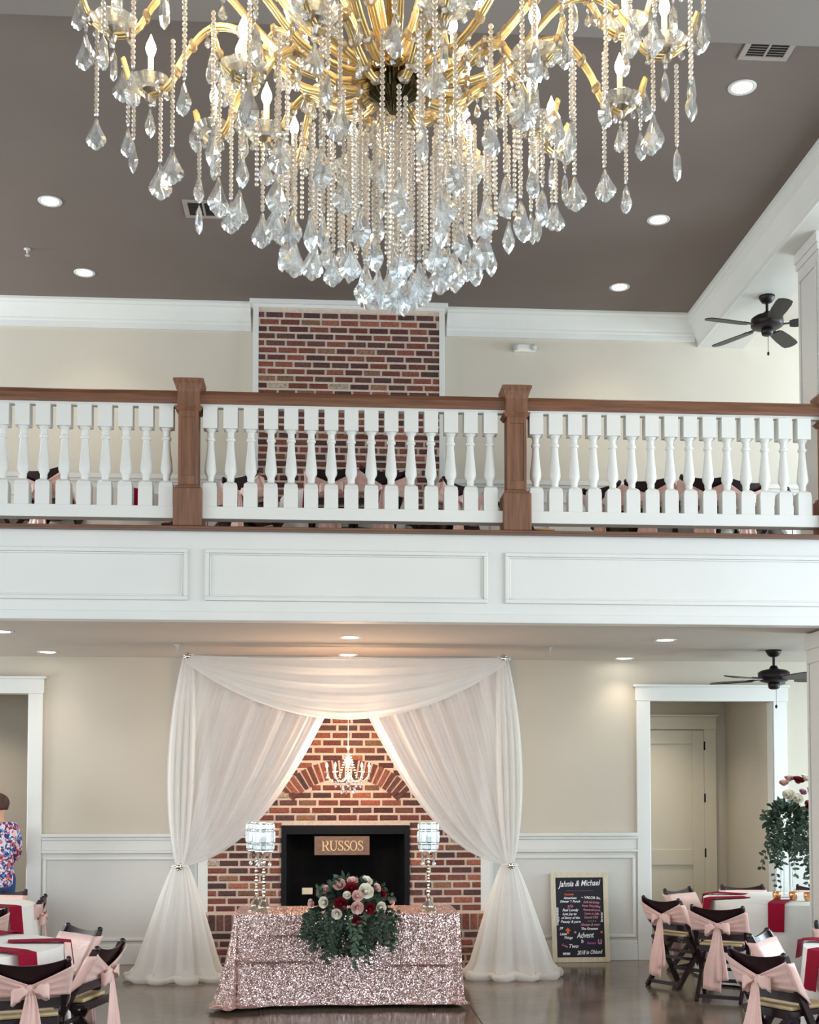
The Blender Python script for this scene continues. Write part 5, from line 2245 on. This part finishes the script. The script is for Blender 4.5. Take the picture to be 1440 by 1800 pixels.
# ================================================================== PERSON
def person():
    t = empty('person', (-3.18, 12.42, 0), R(52))
    tag(t, 'person with short brown hair and floral blouse standing in the left doorway', 'person')
    def skinned(name, nodes, edges, m_, sub=2, parent=None):
        me = bpy.data.meshes.new(name)
        me.from_pydata([n[0] for n in nodes], edges, [])
        me.materials.append(m_)
        o = bpy.data.objects.new(name, me)
        COL.objects.link(o)
        o.parent = parent or t
        sk = o.modifiers.new('skin', 'SKIN')
        for i, n in enumerate(nodes):
            sv = me.skin_vertices[0].data[i]
            r_ = n[1]
            sv.radius = r_ if isinstance(r_, tuple) else (r_, r_)
            sv.use_root = (i == 0)
        sb = o.modifiers.new('sub', 'SUBSURF')
        sb.levels = sb.render_levels = sub
        return o
    # continuous body; facing +y (away from the camera), slightly turned left by the root
    nodes = [((0, 0, .92), (.15, .11)), ((0, 0, 1.05), (.14, .10)), ((0, .01, 1.20), (.145, .10)), ((0, .0, 1.33), (.15, .095)), ((0, -.005, 1.40), (.075, .07)), ((0, .01, 1.45), (.05, .052)), ((0, .02, 1.50), (.058, .068)), ((0, .025, 1.57), (.078, .092)), ((0, .02, 1.62), (.06, .075)),
             ((-.17, 0, 1.36), .058), ((-.215, .01, 1.22), .046), ((-.235, .04, 1.08), .038), ((-.20, .17, 1.0), .033), ((-.15, .28, .99), .026), ((-.13, .33, .985), (.035, .018)),
             ((.17, 0, 1.36), .058), ((.215, .01, 1.22), .046), ((.235, .04, 1.08), .038), ((.20, .17, 1.0), .033), ((.15, .28, .99), .026), ((.13, .33, .985), (.035, .018)),
             ((-.085, 0, .84), (.09, .10)), ((-.09, .01, .50), .062), ((-.09, -.01, .10), .042), ((-.09, .10, .04), (.04, .03)),
             ((.085, 0, .84), (.09, .10)), ((.09, .01, .50), .062), ((.09, -.01, .10), .042), ((.09, .10, .04), (.04, .03))]
    edges = [(0, 1), (1, 2), (2, 3), (3, 4), (4, 5), (5, 6), (6, 7), (7, 8), (3, 9), (9, 10), (10, 11), (11, 12), (12, 13), (13, 14),
             (3, 15), (15, 16), (16, 17), (17, 18), (18, 19), (19, 20), (0, 21), (21, 22), (22, 23), (23, 24), (0, 25), (25, 26), (26, 27), (27, 28)]
    # fingers
    for sx, hand in ((-1, 14), (1, 20)):
        for k in range(4):
            b0 = len(nodes)
            fx = sx * .13 + (-.027 + .018 * k)
            L = (.055, .066, .07, .058)[k] if sx < 0 else (.058, .07, .066, .055)[k]
            nodes += [((fx, .36, .985), .0085), ((fx, .36 + L * .6, .975), .0078), ((fx, .36 + L, .955), .0065)]
            edges += [(hand, b0), (b0, b0 + 1), (b0 + 1, b0 + 2)]
        b0 = len(nodes)
        nodes += [((sx * .13 - sx * .045, .33, .98), .010), ((sx * .13 - sx * .055, .365, .97), .008)]
        edges += [(hand - 1, b0), (b0, b0 + 1)]
    skinned('body', nodes, edges, M['skin'])
    # face bits
    m = MB()
    m.sphere((0, .128, 1.555), .016, 8, 6, (.8, 1, 1.3))
    m.build('nose', M['skin'], t, smooth=True)
    m = MB()
    for sx in (-1, 1):
        m.sphere((sx * .032, .108, 1.585), .012, 8, 6)
    m.build('eyes', M['shell'], t, smooth=True)
    m = MB(); m.sphere((0, .118, 1.517), .02, 8, 6, (1.1, .4, .35))
    m.build('mouth', M['rose_mauve'], t, smooth=True)
    m = MB()
    for sx in (-1, 1):
        m.sphere((sx * .083, .03, 1.56), .026, 8, 6, (.4, .7, 1.2))
    m.build('ears', M['skin'], t, smooth=True)
    # short hair cap
    def cap(u, v):
        a = 2 * PI * u
        e = lerp(-.42, PI / 2, v)
        r_ = .103 - .016 * (1 - v) ** 4 + .006 * math.sin(9 * a + 5 * v) + .004 * math.sin(23 * a)
        x = r_ * math.cos(a) * math.cos(e) * .90
        y = r_ * math.sin(a) * math.cos(e) * 1.06
        z = r_ * math.sin(e) * 1.08
        if y > .03:
            z = max(z, .03 + (y - .03) * .3)
        return Vector((x, y + .015, z + 1.585))
    MB().grid(cap, 40, 16).build('hair', M['hair'], t, smooth=True, solid=.012)
    # blouse over torso and upper arms, hem loose over the hips
    nodes = [((0, 0, .76), (.180, .142)), ((0, 0, .88), (.180, .140)), ((0, 0, 1.04), (.165, .125)), ((0, .01, 1.20), (.162, .118)), ((0, .0, 1.33), (.165, .112)), ((0, -.005, 1.425), (.085, .078)),
             ((-.165, 0, 1.360), .074), ((-.22, .01, 1.21), .060), ((-.24, .04, 1.09), .054), ((-.215, .13, 1.02), .048),
             ((.165, 0, 1.360), .074), ((.22, .01, 1.21), .060), ((.24, .04, 1.09), .054), ((.215, .13, 1.02), .048)]
    edges = [(0, 1), (1, 2), (2, 3), (3, 4), (4, 5), (4, 6), (6, 7), (7, 8), (8, 9), (4, 10), (10, 11), (11, 12), (12, 13)]
    skinned('blouse', nodes, edges, M['floral'])
    nodes = [((0, 0, 1.03), (.150, .112)), ((0, 0, .95), (.162, .122)), ((0, 0, .88), (.165, .125)), ((-.088, 0, .80), (.10, .11)), ((-.092, .01, .50), .076), ((-.092, -.01, .12), .062), ((.088, 0, .80), (.10, .11)), ((.092, .01, .50), .076), ((.092, -.01, .12), .062)]
    skinned('jeans', nodes, [(0, 1), (1, 2), (2, 3), (3, 4), (4, 5), (2, 6), (6, 7), (7, 8)], M['denim'])
    for sx in (-1, 1):
        m = MB()
        m.sphere((sx * .09, .05, .045), .055, 12, 8, (.85, 2.2, .8))
        m.build('shoe', M['black'], t, smooth=True)
    return t


person()
